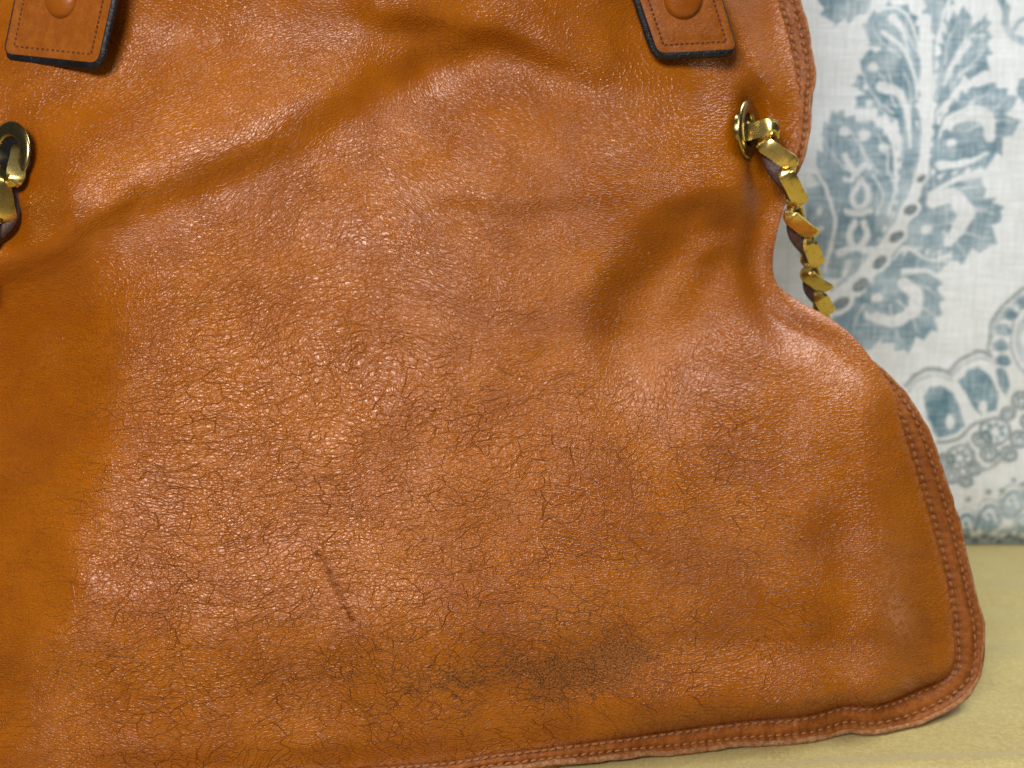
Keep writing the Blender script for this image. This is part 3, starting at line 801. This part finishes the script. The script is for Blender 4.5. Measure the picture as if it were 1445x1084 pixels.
# ------------------------------------------------------------------ chains of flat twisted links laced with a leather cord
def link_mesh(a, b, slant, near, far, thick):
    """flat-ground curb link: broad slanting facet on the near side, thinner bow behind"""
    n = 36
    th = np.arange(n) / n * 2 * np.pi
    c, sn = np.cos(th), np.sin(th)
    e = 2.5
    x = a * np.sign(c) * np.abs(c) ** (2 / e); z = b * np.sign(sn) * np.abs(sn) ** (2 / e)
    y = slant * c * np.tanh(2.2 * sn)
    P = np.stack([x, y, z], -1)
    tg = np.roll(P, -1, 0) - np.roll(P, 1, 0); tg /= np.linalg.norm(tg, axis=1)[:, None]
    ou = np.cross(tg, np.array([0, -1., 0])); ou /= np.linalg.norm(ou, axis=1)[:, None]
    ou *= np.sign((ou * P).sum(1))[:, None]
    la = np.cross(tg, ou)
    w = far + (near - far) * np.clip(sn * 1.3, 0, 1); w = w[:, None]
    V = []
    for (o_, l_) in [(1, .55), (.45, 1), (-.45, 1), (-1, .5), (-1, -.5), (-.45, -1), (.45, -1), (1, -.55)]:
        V.append(P + ou * (o_ * thick) + la * (l_ * w))
    V = np.stack(V, 1); m = 8
    zc = b + thick * .35
    V[..., 2] = np.where(V[..., 2] > zc, zc + (V[..., 2] - zc) * .05, V[..., 2])
    fs = np.array([(i * m + k, i * m + (k + 1) % m, ((i + 1) % n) * m + (k + 1) % m, ((i + 1) % n) * m + k) for i in range(n) for k in range(m)])
    me = new_mesh('chain_link', V.reshape(-1, 3), fs, True)
    bm = bmesh.new(); bm.from_mesh(me); bmesh.ops.recalc_face_normals(bm, faces=bm.faces); bm.to_mesh(me); bm.free()
    me.set_sharp_from_angle(angle=math.radians(26))
    me.materials.append(M_BRASS)
    return me
LINK = link_mesh(30 * PXM, 13 * PXM, 11 * PXM, 12.5 * PXM, 5.5 * PXM, 5.0 * PXM)
def chain(stations, cord_amp, cord_r, cord_phase=0.0):
    """stations: (px, py, Y, roll in degrees, skew in degrees)"""
    P = [Vector(W(s[0], s[1], s[2])) for s in stations]
    # cord weaving through
    pts = catmull([tuple(p) for p in P], .0012) if False else None
    dense = []
    A = np.array([tuple(p) for p in P])
    Ld = np.concatenate([[0], np.cumsum(np.linalg.norm(np.diff(A, axis=0), axis=1))])
    ss = np.linspace(0, Ld[-1], len(P) * 9)
    C = np.stack([np.interp(ss, Ld, A[:, k]) for k in range(3)], -1)
    for _ in range(6): C[1:-1] = (C[:-2] + 2 * C[1:-1] + C[2:]) / 4
    tg = np.gradient(C, axis=0); tg /= np.linalg.norm(tg, axis=1)[:, None]
    lat = np.cross(tg, np.array([0, -1., 0])); lat /= np.linalg.norm(lat, axis=1)[:, None]
    idx_ = np.interp(ss, Ld, np.arange(len(P)))
    wv = np.sin(np.pi * idx_ + cord_phase)
    C2 = C + lat * (cord_amp * PXM * (.55 + .45 * wv))[:, None] + np.array([0, 1., 0]) * (5 + 6 * np.cos(np.pi * idx_ + cord_phase))[:, None] * PXM
    v, f = tube(C2, cord_r * PXM, 10, .55)
    strap = link('chain_strap', new_mesh('chain_strap', v, f), M_CORD, bag)
    for i, s in enumerate(stations):
        a = P[max(i - 1, 0)]; b = P[min(i + 1, len(P) - 1)]
        t = (b - a).normalized()
        view = (Vector((0, CAMY, CAMZ)) - P[i]).normalized()
        x = t; y = view.cross(x).normalized(); z = x.cross(y)
        M = Matrix((x, y, z)).transposed().to_4x4()
        M = Matrix.Rotation(0, 4, 'X') @ M
        M = M @ Matrix.Rotation(math.radians(s[4]), 4, 'Z') @ Matrix.Rotation(math.radians(s[3]), 4, 'X')
        M.translation = P[i]
        o = link('chain_link', LINK, None, strap); o.matrix_local = M
    return strap
yr = float(Ysurf(np.array([1047.]), np.array([184.]))[0])
chain([(1042, 190, yr + .004, 20, 10), (1069, 185, yr - .003, 8, 20), (1098, 215, yr - .0045, 10, 6), (1117, 262, yr - .0035, -8, -8), (1131, 312, yr + .003, 10, 14),
       (1144, 354, yr + .010, -16, -12), (1153, 391, yr + .018, 10, 16), (1160, 424, yr + .026, -14, -6), (1165, 452, yr + .034, 10, 20), (1168, 480, yr + .042, 0, 6)], 15, 11, .6)
yl = float(Ysurf(np.array([26.]), np.array([220.]))[0])
chain([(38, 205, yl + .004, -10, 0), (27, 236, yl - .004, 16, -6), (3, 282, yl - .006, -14, 14), (-12, 330, yl - .006, 12, 0), (-28, 374, yl - .004, -12, 14), (-52, 412, yl, 12, 0), (-82, 440, yl + .01, 0, 10)], -19, 10, .3)

# ------------------------------------------------------------------ printed fabric behind
YB = 0.198
PX0, PY0, PW, PH = 1060, -120, 400, 900
bxx, byy = np.meshgrid(np.arange(PX0, PX0 + PW), np.arange(PY0, PY0 + PH))
bxx = bxx.astype(float); byy = byy.astype(float)
jx = bxx + 2.2 * fbm(201, bxx / 14, byy / 14, 3); jy = byy + 2.2 * fbm(207, bxx / 14, byy / 14, 3)
blue = np.zeros(bxx.shape); grey = np.zeros(bxx.shape)
A4 = lambda pts: [(1120 + x / 2.17, y / 2.17) for x, y in pts]
A5 = lambda pts: [(1200 + x / 2.465, 380 + y / 2.465) for x, y in pts]
def soft_poly(poly, val=1.0, arr=None, feather=1.3):
    arr = blue if arr is None else arr
    P = np.array(poly); x0, y0 = P.min(0) - 8; x1, y1 = P.max(0) + 8
    i0, i1 = max(0, int(y0 - PY0)), min(PH, int(y1 - PY0) + 1); j0, j1 = max(0, int(x0 - PX0)), min(PW, int(x1 - PX0) + 1)
    if i1 <= i0 or j1 <= j0: return
    X, Y = jx[i0:i1, j0:j1], jy[i0:i1, j0:j1]
    d, _, _ = polydist(X, Y, list(poly) + [poly[0]]); s = np.where(inside(X, Y, poly), d, -d)
    a = sstep(-feather, feather, s)
    arr[i0:i1, j0:j1] = arr[i0:i1, j0:j1] * (1 - a) + val * a
def stroke(pts, w, val=0.0, arr=None, feather=1.2, w2=None):
    arr = blue if arr is None else arr
    pts = catmull(pts, 5); P = pts; m = max(w, w2 or 0) + 8
    x0, y0 = P.min(0) - m; x1, y1 = P.max(0) + m
    i0, i1 = max(0, int(y0 - PY0)), min(PH, int(y1 - PY0) + 1); j0, j1 = max(0, int(x0 - PX0)), min(PW, int(x1 - PX0) + 1)
    if i1 <= i0 or j1 <= j0: return
    X, Y = jx[i0:i1, j0:j1], jy[i0:i1, j0:j1]
    d, _, t = polydist(X, Y, pts)
    ww = w if w2 is None else w + (w2 - w) * t
    a = sstep(ww / 2 + feather, ww / 2 - feather, d)
    arr[i0:i1, j0:j1] = arr[i0:i1, j0:j1] * (1 - a) + val * a
def ell(cx, cy, rx, ry, ang=0, val=0.0, arr=None, feather=1.2):
    t = np.linspace(0, 2 * np.pi, 20, endpoint=False); c, s = math.cos(math.radians(ang)), math.sin(math.radians(ang))
    soft_poly([(cx + rx * math.cos(q) * c - ry * math.sin(q) * s, cy + rx * math.cos(q) * s + ry * math.sin(q) * c) for q in t], val, arr, feather)
def jag(pts, amp=10, step=15):
    """serrated leaf edge"""
    out = []; n = len(pts)
    cx = sum(p[0] for p in pts) / n; cy = sum(p[1] for p in pts) / n
    for i in range(n):
        a = np.array(pts[i]); b = np.array(pts[(i + 1) % n]); L_ = np.linalg.norm(b - a); k = max(1, int(L_ / step))
        for j in range(k):
            p = a + (b - a) * j / k; out.append(tuple(p))
            q = a + (b - a) * (j + .8) / k; d = q - np.array([cx, cy]); d /= np.linalg.norm(d) + 1e-6
            out.append(tuple(q + d * amp))
    return out
# feather leaves of the large sprig
soft_poly(jag(A4([(70, -60), (250, -60), (235, 0), (190, 45), (120, 70), (90, 30)])), .85)
soft_poly(jag(A4([(222, 72), (300, 20), (350, 40), (385, 110), (385, 260), (330, 200), (270, 150), (230, 135)])), .9)
soft_poly(jag(A4([(200, 185), (290, 152), (345, 200), (375, 300), (360, 440), (335, 480), (310, 370), (250, 335), (190, 325), (215, 290), (182, 262), (215, 236)])), .95)
soft_poly(jag(A4([(125, 350), (185, 378), (245, 390), (292, 440), (306, 540), (290, 650), (230, 760), (150, 850), (90, 830), (100, 700), (78, 600), (62, 500), (100, 440), (78, 420)])), .85)
soft_poly(jag(A4([(36, 580), (80, 600), (110, 700), (100, 840), (60, 860), (20, 760), (30, 660)])), .75)
soft_poly(A4([(330, 380), (390, 400), (385, 520), (330, 600), (300, 680), (320, 520)]), .8)
soft_poly(jag(A4([(395, -60), (480, -60), (475, 20), (430, 100), (410, 60)])), .85)
soft_poly(jag(A4([(475, 70), (528, 30), (545, 85), (588, 52), (596, 130), (582, 215), (520, 225), (470, 300), (435, 330), (445, 200)])), .85)
soft_poly(jag(A4([(440, 380), (500, 310), (556, 268), (620, 272), (680, 312), (640, 350), (684, 380), (640, 420), (618, 470), (570, 508), (430, 530), (415, 480)])), .88)
soft_poly(jag(A4([(400, 560), (480, 540), (572, 562), (575, 610), (600, 622), (632, 645), (600, 690), (602, 750), (540, 758), (500, 800), (482, 770), (380, 760), (330, 740), (370, 640)])), .8)
soft_poly(jag(A4([(300, 800), (360, 770), (470, 808), (430, 840), (440, 930), (415, 1010), (368, 1030), (335, 1068), (265, 1030), (232, 1072), (160, 1060), (120, 970), (190, 900)])), .82)
# white drawing inside the leaves
for pts, w, w2 in [
    ([(250, 35), (320, 30), (362, 80), (382, 160)], 6, 3), ([(270, 100), (330, 150), (365, 230), (372, 300)], 7, 3), ([(262, 268), (320, 290), (345, 360), (350, 450)], 15, 5),
    ([(195, 352), (260, 372), (296, 440), (304, 560), (280, 660)], 8, 4), ([(52, 500), (90, 580), (118, 690), (90, 830)], 6, 4), ([(300, 60), (330, 95), (338, 130)], 14, 4),
    ([(535, 130), (490, 190), (460, 260)], 12, 5), ([(560, 250), (490, 290), (440, 380)], 8, 4), ([(600, 530), (500, 548), (410, 598)], 11, 5), ([(440, 510), (520, 500), (590, 470)], 13, 5),
    ([(455, 420), (480, 370), (540, 345)], 16, 20), ([(540, 345), (590, 360), (600, 420)], 22, 16), ([(420, 620), (480, 600), (520, 650)], 18, 26), ([(520, 650), (500, 700), (470, 740)], 24, 14),
    ([(330, 832), (400, 830), (440, 850)], 8, 4), ([(330, 870), (370, 900), (365, 950)], 18, 20), ([(365, 950), (300, 985), (230, 960)], 16, 16),
    ([(480, 0), (455, 60), (440, 130)], 5, 3), ([(585, 110), (540, 110)], 4, 2), ([(345, 760), (400, 790), (470, 800)], 5, 3)]:
    stroke(A4(pts), w, .0, w2=w2)
# fine white veins in the leaves
for base_, tips in [((395, 250), [(240, 90), (290, 60), (340, 40)]), ((372, 440), [(210, 240), (230, 200), (280, 170), (330, 210), (240, 300)]), ((300, 640), [(90, 440), (130, 370), (190, 395), (250, 410), (285, 450)]),
                    ((430, 300), [(500, 70), (540, 60), (590, 70), (590, 140), (560, 200)]), ((430, 420), [(600, 285), (650, 300), (670, 370), (560, 290)]), ((380, 640), [(560, 570), (590, 640), (620, 660), (590, 730), (520, 780)]),
                    ((260, 840), [(430, 900), (430, 960), (380, 1020), (330, 1050), (250, 1000), (180, 1010), (400, 850)])]:
    for k_, tp in enumerate(tips):
        b0 = np.array(base_, float); t0 = np.array(tp, float); md = (b0 + t0) / 2 + np.array([t0[1] - b0[1], b0[0] - t0[0]]) * .10 * (-1) ** k_
        m1 = b0 + .45 * (t0 - b0)
        stroke(A4([tuple(m1), tuple((m1 + t0) / 2 + (md - (b0 + t0) / 2) * .5), tuple(t0)]), 3.4, .18, feather=1.5, w2=1.2)
# stem and seeds
stroke(A4([(400, 60), (402, 180), (405, 300), (400, 400), (385, 520), (345, 640), (300, 730), (200, 870), (110, 940)]), 17, .0, w2=15)
stroke(A4([(430, 120), (425, 250), (430, 400), (412, 520), (380, 640), (330, 740), (240, 860), (150, 960)]), 3, .8)
stroke(A4([(375, 330), (382, 420), (360, 540), (315, 640), (262, 730), (190, 820), (110, 890)]), 3, .8)
for (x, y, r) in [(385, 548, 6), (350, 645, 9.5), (308, 725, 9.5), (258, 803, 11), (200, 873, 11.5), (140, 930, 11.5)]:
    px_, py_ = A4([(x, y)])[0]
    ell(px_, py_, r * 1.75, r * 1.2, -38, 0.0); ell(px_, py_, r * 1.15, r * .72, -38, 1.0, grey)
for (x, y, rx, ry) in [(400, 150, 12, 16), (405, 260, 14, 18), (402, 325, 16, 9)]:
    px_, py_ = A4([(x, y)])[0]; ell(px_, py_, rx, ry, 0, 0.0)
for (x, y, r) in [(150, 405, 8), (212, 415, 9), (268, 457, 7), (240, 210, 7), (215, 270, 4), (225, 320, 5), (225, 515, 4), (72, 650, 5), (78, 700, 4)]:
    px_, py_ = A4([(x, y)])[0]; ell(px_, py_, r, r, 0, .1)
for pts, w in [([(150, 480), (165, 510), (185, 530), (210, 505)], 9), ([(185, 530), (170, 555), (150, 550)], 7), ([(195, 560), (170, 600), (185, 635), (215, 620), (215, 580), (200, 560)], 8), ([(155, 650), (190, 655), (225, 645)], 8),
               ([(180, 680), (160, 720), (170, 750)], 9), ([(205, 680), (218, 720), (200, 750)], 9), ([(130, 775), (180, 760), (235, 770)], 10), ([(160, 800), (150, 840)], 8), ([(235, 540), (262, 600), (245, 660)], 3)]:
    stroke(A4(pts), w, .06)
for (x, y, r) in [(480, 440, 19), (400, 702, 20), (250, 912, 21)]:
    px_, py_ = A4([(x, y)])[0]
    for k in range(6): ell(px_ + r * .6 * math.cos(k * 1.05), py_ + r * .6 * math.sin(k * 1.05), r * .55, r * .45, k * 60, .85)
    ell(px_, py_, r * .42, r * .3, -25, .05)
# corner motifs at the top right
soft_poly(A4([(610, -40), (650, -40), (655, 30), (640, 40)]), .85); stroke(A4([(655, 20), (650, 70), (672, 110), (710, 130)]), 10, .7)
soft_poly(A4([(690, 240), (730, 230), (730, 320), (700, 315), (684, 285)]), .9); stroke(A4([(680, 90), (695, 60), (720, 60)]), 6, .7)
# scalloped medallion
for pts in ([(190, 405), (225, 365), (285, 345), (345, 362)], [(340, 350), (375, 312), (440, 285), (482, 298)], [(478, 235), (482, 190), (505, 150), (552, 98), (620, 52), (700, 20)]):
    stroke(A5(pts), 6, .75, grey); stroke(A5([(x + 4, y + 22) for x, y in pts]), 3.5, .5, grey)
stroke(A5([(478, 232), (470, 270), (485, 300)]), 5, .7, grey)
soft_poly(A5([(248, 440), (270, 408), (310, 402), (350, 430), (378, 490), (392, 545), (355, 572), (300, 585), (262, 520)]), .95)
ell(*A5([(340, 530)])[0], 6.5, 10.5, 0, 0.0)
soft_poly(A5([(368, 385), (400, 350), (440, 335), (485, 375), (508, 430), (500, 485), (440, 502), (405, 450)]), .95)
ell(*A5([(455, 478)])[0], 6.5, 9, 0, 0.0)
soft_poly(A5([(495, 340), (530, 345), (548, 400), (530, 440), (510, 400)]), .85)
for (x, y) in [(545, 158), (522, 212), (515, 265), (522, 318), (590, 115)]:
    ell(*A5([(x, y)])[0], 12.5, 10, 20, 0, grey); ell(*A5([(x + 4, y)])[0], 10.5, 8, 10, .9)
    stroke(A5([(x - 24, y + 12), (x - 26, y - 8), (x - 4, y - 24), (x + 18, y - 18)]), 2.4, .8, grey)
stroke(A5([(640, 90), (575, 150), (552, 230), (566, 320), (620, 370)]), 4, .6, grey)
stroke(A5([(650, 130), (592, 180), (574, 240), (590, 310)]), 9, .45)
for (x, y, r) in [(495, 560, 26), (375, 650, 22), (590, 455, 17), (475, 640, 14), (345, 715, 15), (580, 590, 15), (420, 690, 12), (615, 530, 14), (330, 660, 13), (450, 590, 15), (540, 640, 13), (540, 500, 12), (395, 735, 10)]:
    cx_, cy_ = A5([(x, y)])[0]
    for k in range(7):
        a0 = k * .9 + x; q = [(cx_ + r * .82 * math.cos(a0 + t), cy_ + r * .72 * math.sin(a0 + t)) for t in (0, .4, .8)]
        stroke(q, 5, .85, grey)
        ell(cx_ + r * .45 * math.cos(a0), cy_ + r * .4 * math.sin(a0), r * .2, r * .14, math.degrees(a0), .8)
    stroke([(cx_ - r * .3, cy_), (cx_, cy_ - r * .3), (cx_ + r * .3, cy_)], 3, .8, grey)
stroke(A5([(300, 600), (370, 585), (420, 540), (460, 520)]), 5, .8, grey); stroke(A5([(400, 600), (450, 690), (520, 660), (560, 620)]), 4, .7, grey)
for (x, y, r) in [(400, 880, 19), (480, 850, 20), (555, 800, 20), (630, 770, 18), (600, 870, 16)]:
    cx_, cy_ = A5([(x, y)])[0]
    ell(cx_, cy_ + 6, r * .85, r * 1.05, 15, .85); stroke([(cx_ + r * .4, cy_ + 10), (cx_ + r * .1, cy_ - r * .3), (cx_ - r * .4, cy_), (cx_ - r * .1, cy_ + 6)], 4, .1)
    stroke([(cx_ - r, cy_ + 6), (cx_ - r * .6, cy_ - r * .9), (cx_ + r * .3, cy_ - r), (cx_ + r, cy_ - 3)], 2.5, .6, grey)
for (x, y) in [(475, 770), (405, 800), (560, 730), (590, 745), (520, 765)]: ell(*A5([(x, y)])[0], 4.5, 4, 0, .8, grey)
soft_poly(A5([(330, 930), (420, 950), (440, 925), (520, 900), (620, 880), (700, 870), (700, 965), (330, 965)]), .7)
for k in range(12): ell(1335 + k * 11, 760 + 4 * math.sin(k * 2.1), 4.5, 6, k * 30, .9, grey)
for k in range(8): ell(1345 + k * 14, 752 + 5 * math.sin(k * 3.1), 4, 3, k * 30, .0)

def smoothA(a, k=1):
    for _ in range(k):
        a = (np.roll(a, 1, 0) + np.roll(a, -1, 0) + 2 * a) / 4; a = (np.roll(a, 1, 1) + np.roll(a, -1, 1) + 2 * a) / 4
    return a
blue = smoothA(blue, 1); grey = smoothA(grey, 1)
# cloth mesh; the print repeats mirrored to both sides as such a pattern does
wx_ = axis([(-900, 1060, 6), (1060, 1460, 1.15), (1460, 2300, 6)]); wy_ = axis([(-700, -20, 7), (-20, 776, 1.15)])
WX, WY = np.meshgrid(wx_, wy_)
def tri(v, n):
    m = np.mod(v, 2 * n); return np.where(m >= n, 2 * n - 1e-3 - m, m)
fx = np.clip(tri(WX - PX0, PW - 2), 0, PW - 2.001); fy = np.clip(tri(WY - PY0, PH - 2), 0, PH - 2.001)
x0 = fx.astype(int); y0 = fy.astype(int); tx = fx - x0; ty = fy - y0
samp = lambda a: (a[y0, x0] * (1 - tx) + a[y0, x0 + 1] * tx) * (1 - ty) + (a[y0 + 1, x0] * (1 - tx) + a[y0 + 1, x0 + 1] * tx) * ty
und = 0.0036 * fbm(301, WX / 240, WY / 300, 3) + 0.0004 * fbm(305, WX / 60, WY / 60, 2)
# bottom edge rolls under where it meets the yellow cloth
P = W(WX, WY, np.full(WX.shape, YB))
ztop = P[..., 2].max()
P[..., 1] += und + 0.004 * np.exp(-(P[..., 2] / .006) ** 2)
P[..., 2] = np.maximum(P[..., 2], .0006)
me = new_mesh('printed_fabric', P.reshape(-1, 3), grid_faces(len(wy_), len(wx_))[:, ::-1].copy())
fattr(me, 'blue', samp(blue)); fattr(me, 'grey', samp(grey))
T = NT('printed_linen')
tc = T.n('ShaderNodeTexCoord').outputs['Object']
th = T.noise(T.vmath('MULTIPLY', tc, (60, 1, 1400)), 1.0, 3, .7); tv = T.noise(T.vmath('MULTIPLY', tc, (1400, 1, 60)), 1.0, 3, .7)
thr = T.math('ADD', T.math('MULTIPLY', th, .5), T.math('MULTIPLY', tv, .5))
fine = T.noise(tc, 900, 3, .7); broad = T.noise(tc, 22, 3, .5)
wash = T.noise(tc, 60, 4, .6)
base = T.mix(T.ramp(thr, .42, .6), srgb(212, 217, 218), srgb(234, 238, 240))
inkb = T.math('MULTIPLY', T.attr('blue'), T.ramp(T.math('ADD', T.math('MULTIPLY', thr, .8), T.math('MULTIPLY', wash, .45)), .52, .76, 1.0, .50))
colb = T.mix(T.ramp(wash, .35, .65), srgb(72, 116, 134), srgb(102, 142, 158))
c = T.mix(inkb, base, colb)
inkg = T.math('MULTIPLY', T.attr('grey'), T.ramp(thr, .45, .65, .95, .6))
c = T.mix(inkg, c, srgb(104, 120, 124))
T.set(T.b.inputs['Base Color'], c); T.b.inputs['Roughness'].default_value = .85; T.b.inputs['Specular IOR Level'].default_value = .2
T.set(T.b.inputs['Normal'], T.bump(thr, .0004, .8))
fab = link('printed_fabric', me, T.m)
tag(fab, 'white linen fabric panel printed with blue grey damask leaves standing upright behind the bag', 'fabric')
sol = fab.modifiers.new('thickness', 'SOLIDIFY'); sol.thickness = .0012; sol.offset = -1

# ------------------------------------------------------------------ yellow cloth underneath
cx = np.concatenate([np.linspace(-.9, -.16, 60)[:-1], np.linspace(-.16, .22, 260), np.linspace(.22, .9, 60)[1:]])
cy = np.concatenate([np.linspace(-.26, -.06, 40)[:-1], np.linspace(-.06, .21, 240), np.linspace(.21, .55, 30)[1:]])
CX, CY = np.meshgrid(cx, cy)
Z = np.zeros(CX.shape)
def wfold(x0, y0, x1, y1, amp, w):
    d, s, t = polydist(CX, CY, [(x0, y0), ((x0 + x1) / 2, (y0 + y1) / 2), (x1, y1)])
    return amp * np.exp(-(d / w) ** 2) * np.sin(np.pi * np.clip(t, 0.0, 1)) ** .6
Z += wfold(.05, -.020, .34, .002, .0040, .0060)
Z += wfold(.10, .055, .33, .075, .0022, .008)
Z += wfold(.12, .135, .34, .12, .0018, .010)
Z += wfold(-.1, -.055, .25, -.035, .0016, .010)
Z += .0009 * fbm(401, CX / .05, CY / .05, 3) + .0003 * fbm(405, CX / .015, CY / .02, 2)
# keep it below the bag's bottom edge
Z = np.minimum(Z, .0016 + .003 * sstep(.05, .09, CX) * (CY < .01))
Z -= .0012
Z *= 1.0
me = new_mesh('yellow_cloth', np.stack([CX, CY, Z], -1).reshape(-1, 3), grid_faces(len(cy), len(cx)))
T = NT('olive_yellow_cotton')
tc = T.n('ShaderNodeTexCoord').outputs['Object']
n1 = T.noise(T.vmath('MULTIPLY', tc, (1, .35, 1)), 1500, 3, .7); n2 = T.noise(T.vmath('MULTIPLY', tc, (.35, 1, 1)), 1500, 3, .7); br = T.noise(tc, 30, 4, .6)
wv = T.math('MULTIPLY_ADD', n1, .5, T.math('MULTIPLY', n2, .5))
c = T.mix(T.ramp(wv, .4, .62), srgb(152, 133, 75), srgb(176, 158, 100)); c = T.mix(T.math('MULTIPLY', T.ramp(br, .35, .65), .35), c, srgb(172, 160, 100))
T.set(T.b.inputs['Base Color'], c); T.b.inputs['Roughness'].default_value = .6; T.b.inputs['Specular IOR Level'].default_value = .3
T.b.inputs['Sheen Weight'].default_value = .15
T.set(T.b.inputs['Normal'], T.bump(wv, .00025, .7))
cl = link('yellow_cloth', me, T.m)
tag(cl, 'olive yellow cotton cloth spread flat under the bag with faint creases', 'cloth')
cl.modifiers.new('thickness', 'SOLIDIFY').thickness = .001
# table underneath
T = NT('plain_wood'); tc = T.n('ShaderNodeTexCoord').outputs['Object']
T.set(T.b.inputs['Base Color'], T.mix(T.noise(T.vmath('MULTIPLY', tc, (1, 12, 1)), 8, 4), srgb(110, 80, 50), srgb(140, 104, 68)))
hx, y0_, y1_, z0_, z1_ = 1.0, -.30, .62, -.035, -.0062
vb = [(-hx, y0_, z0_), (hx, y0_, z0_), (hx, y1_, z0_), (-hx, y1_, z0_), (-hx, y0_, z1_), (hx, y0_, z1_), (hx, y1_, z1_), (-hx, y1_, z1_)]
tb = link('table_top', new_mesh('table_top', vb, [(0, 3, 2, 1), (4, 5, 6, 7), (0, 1, 5, 4), (1, 2, 6, 5), (2, 3, 7, 6), (3, 0, 4, 7)], False), T.m)
tb['kind'] = 'structure'
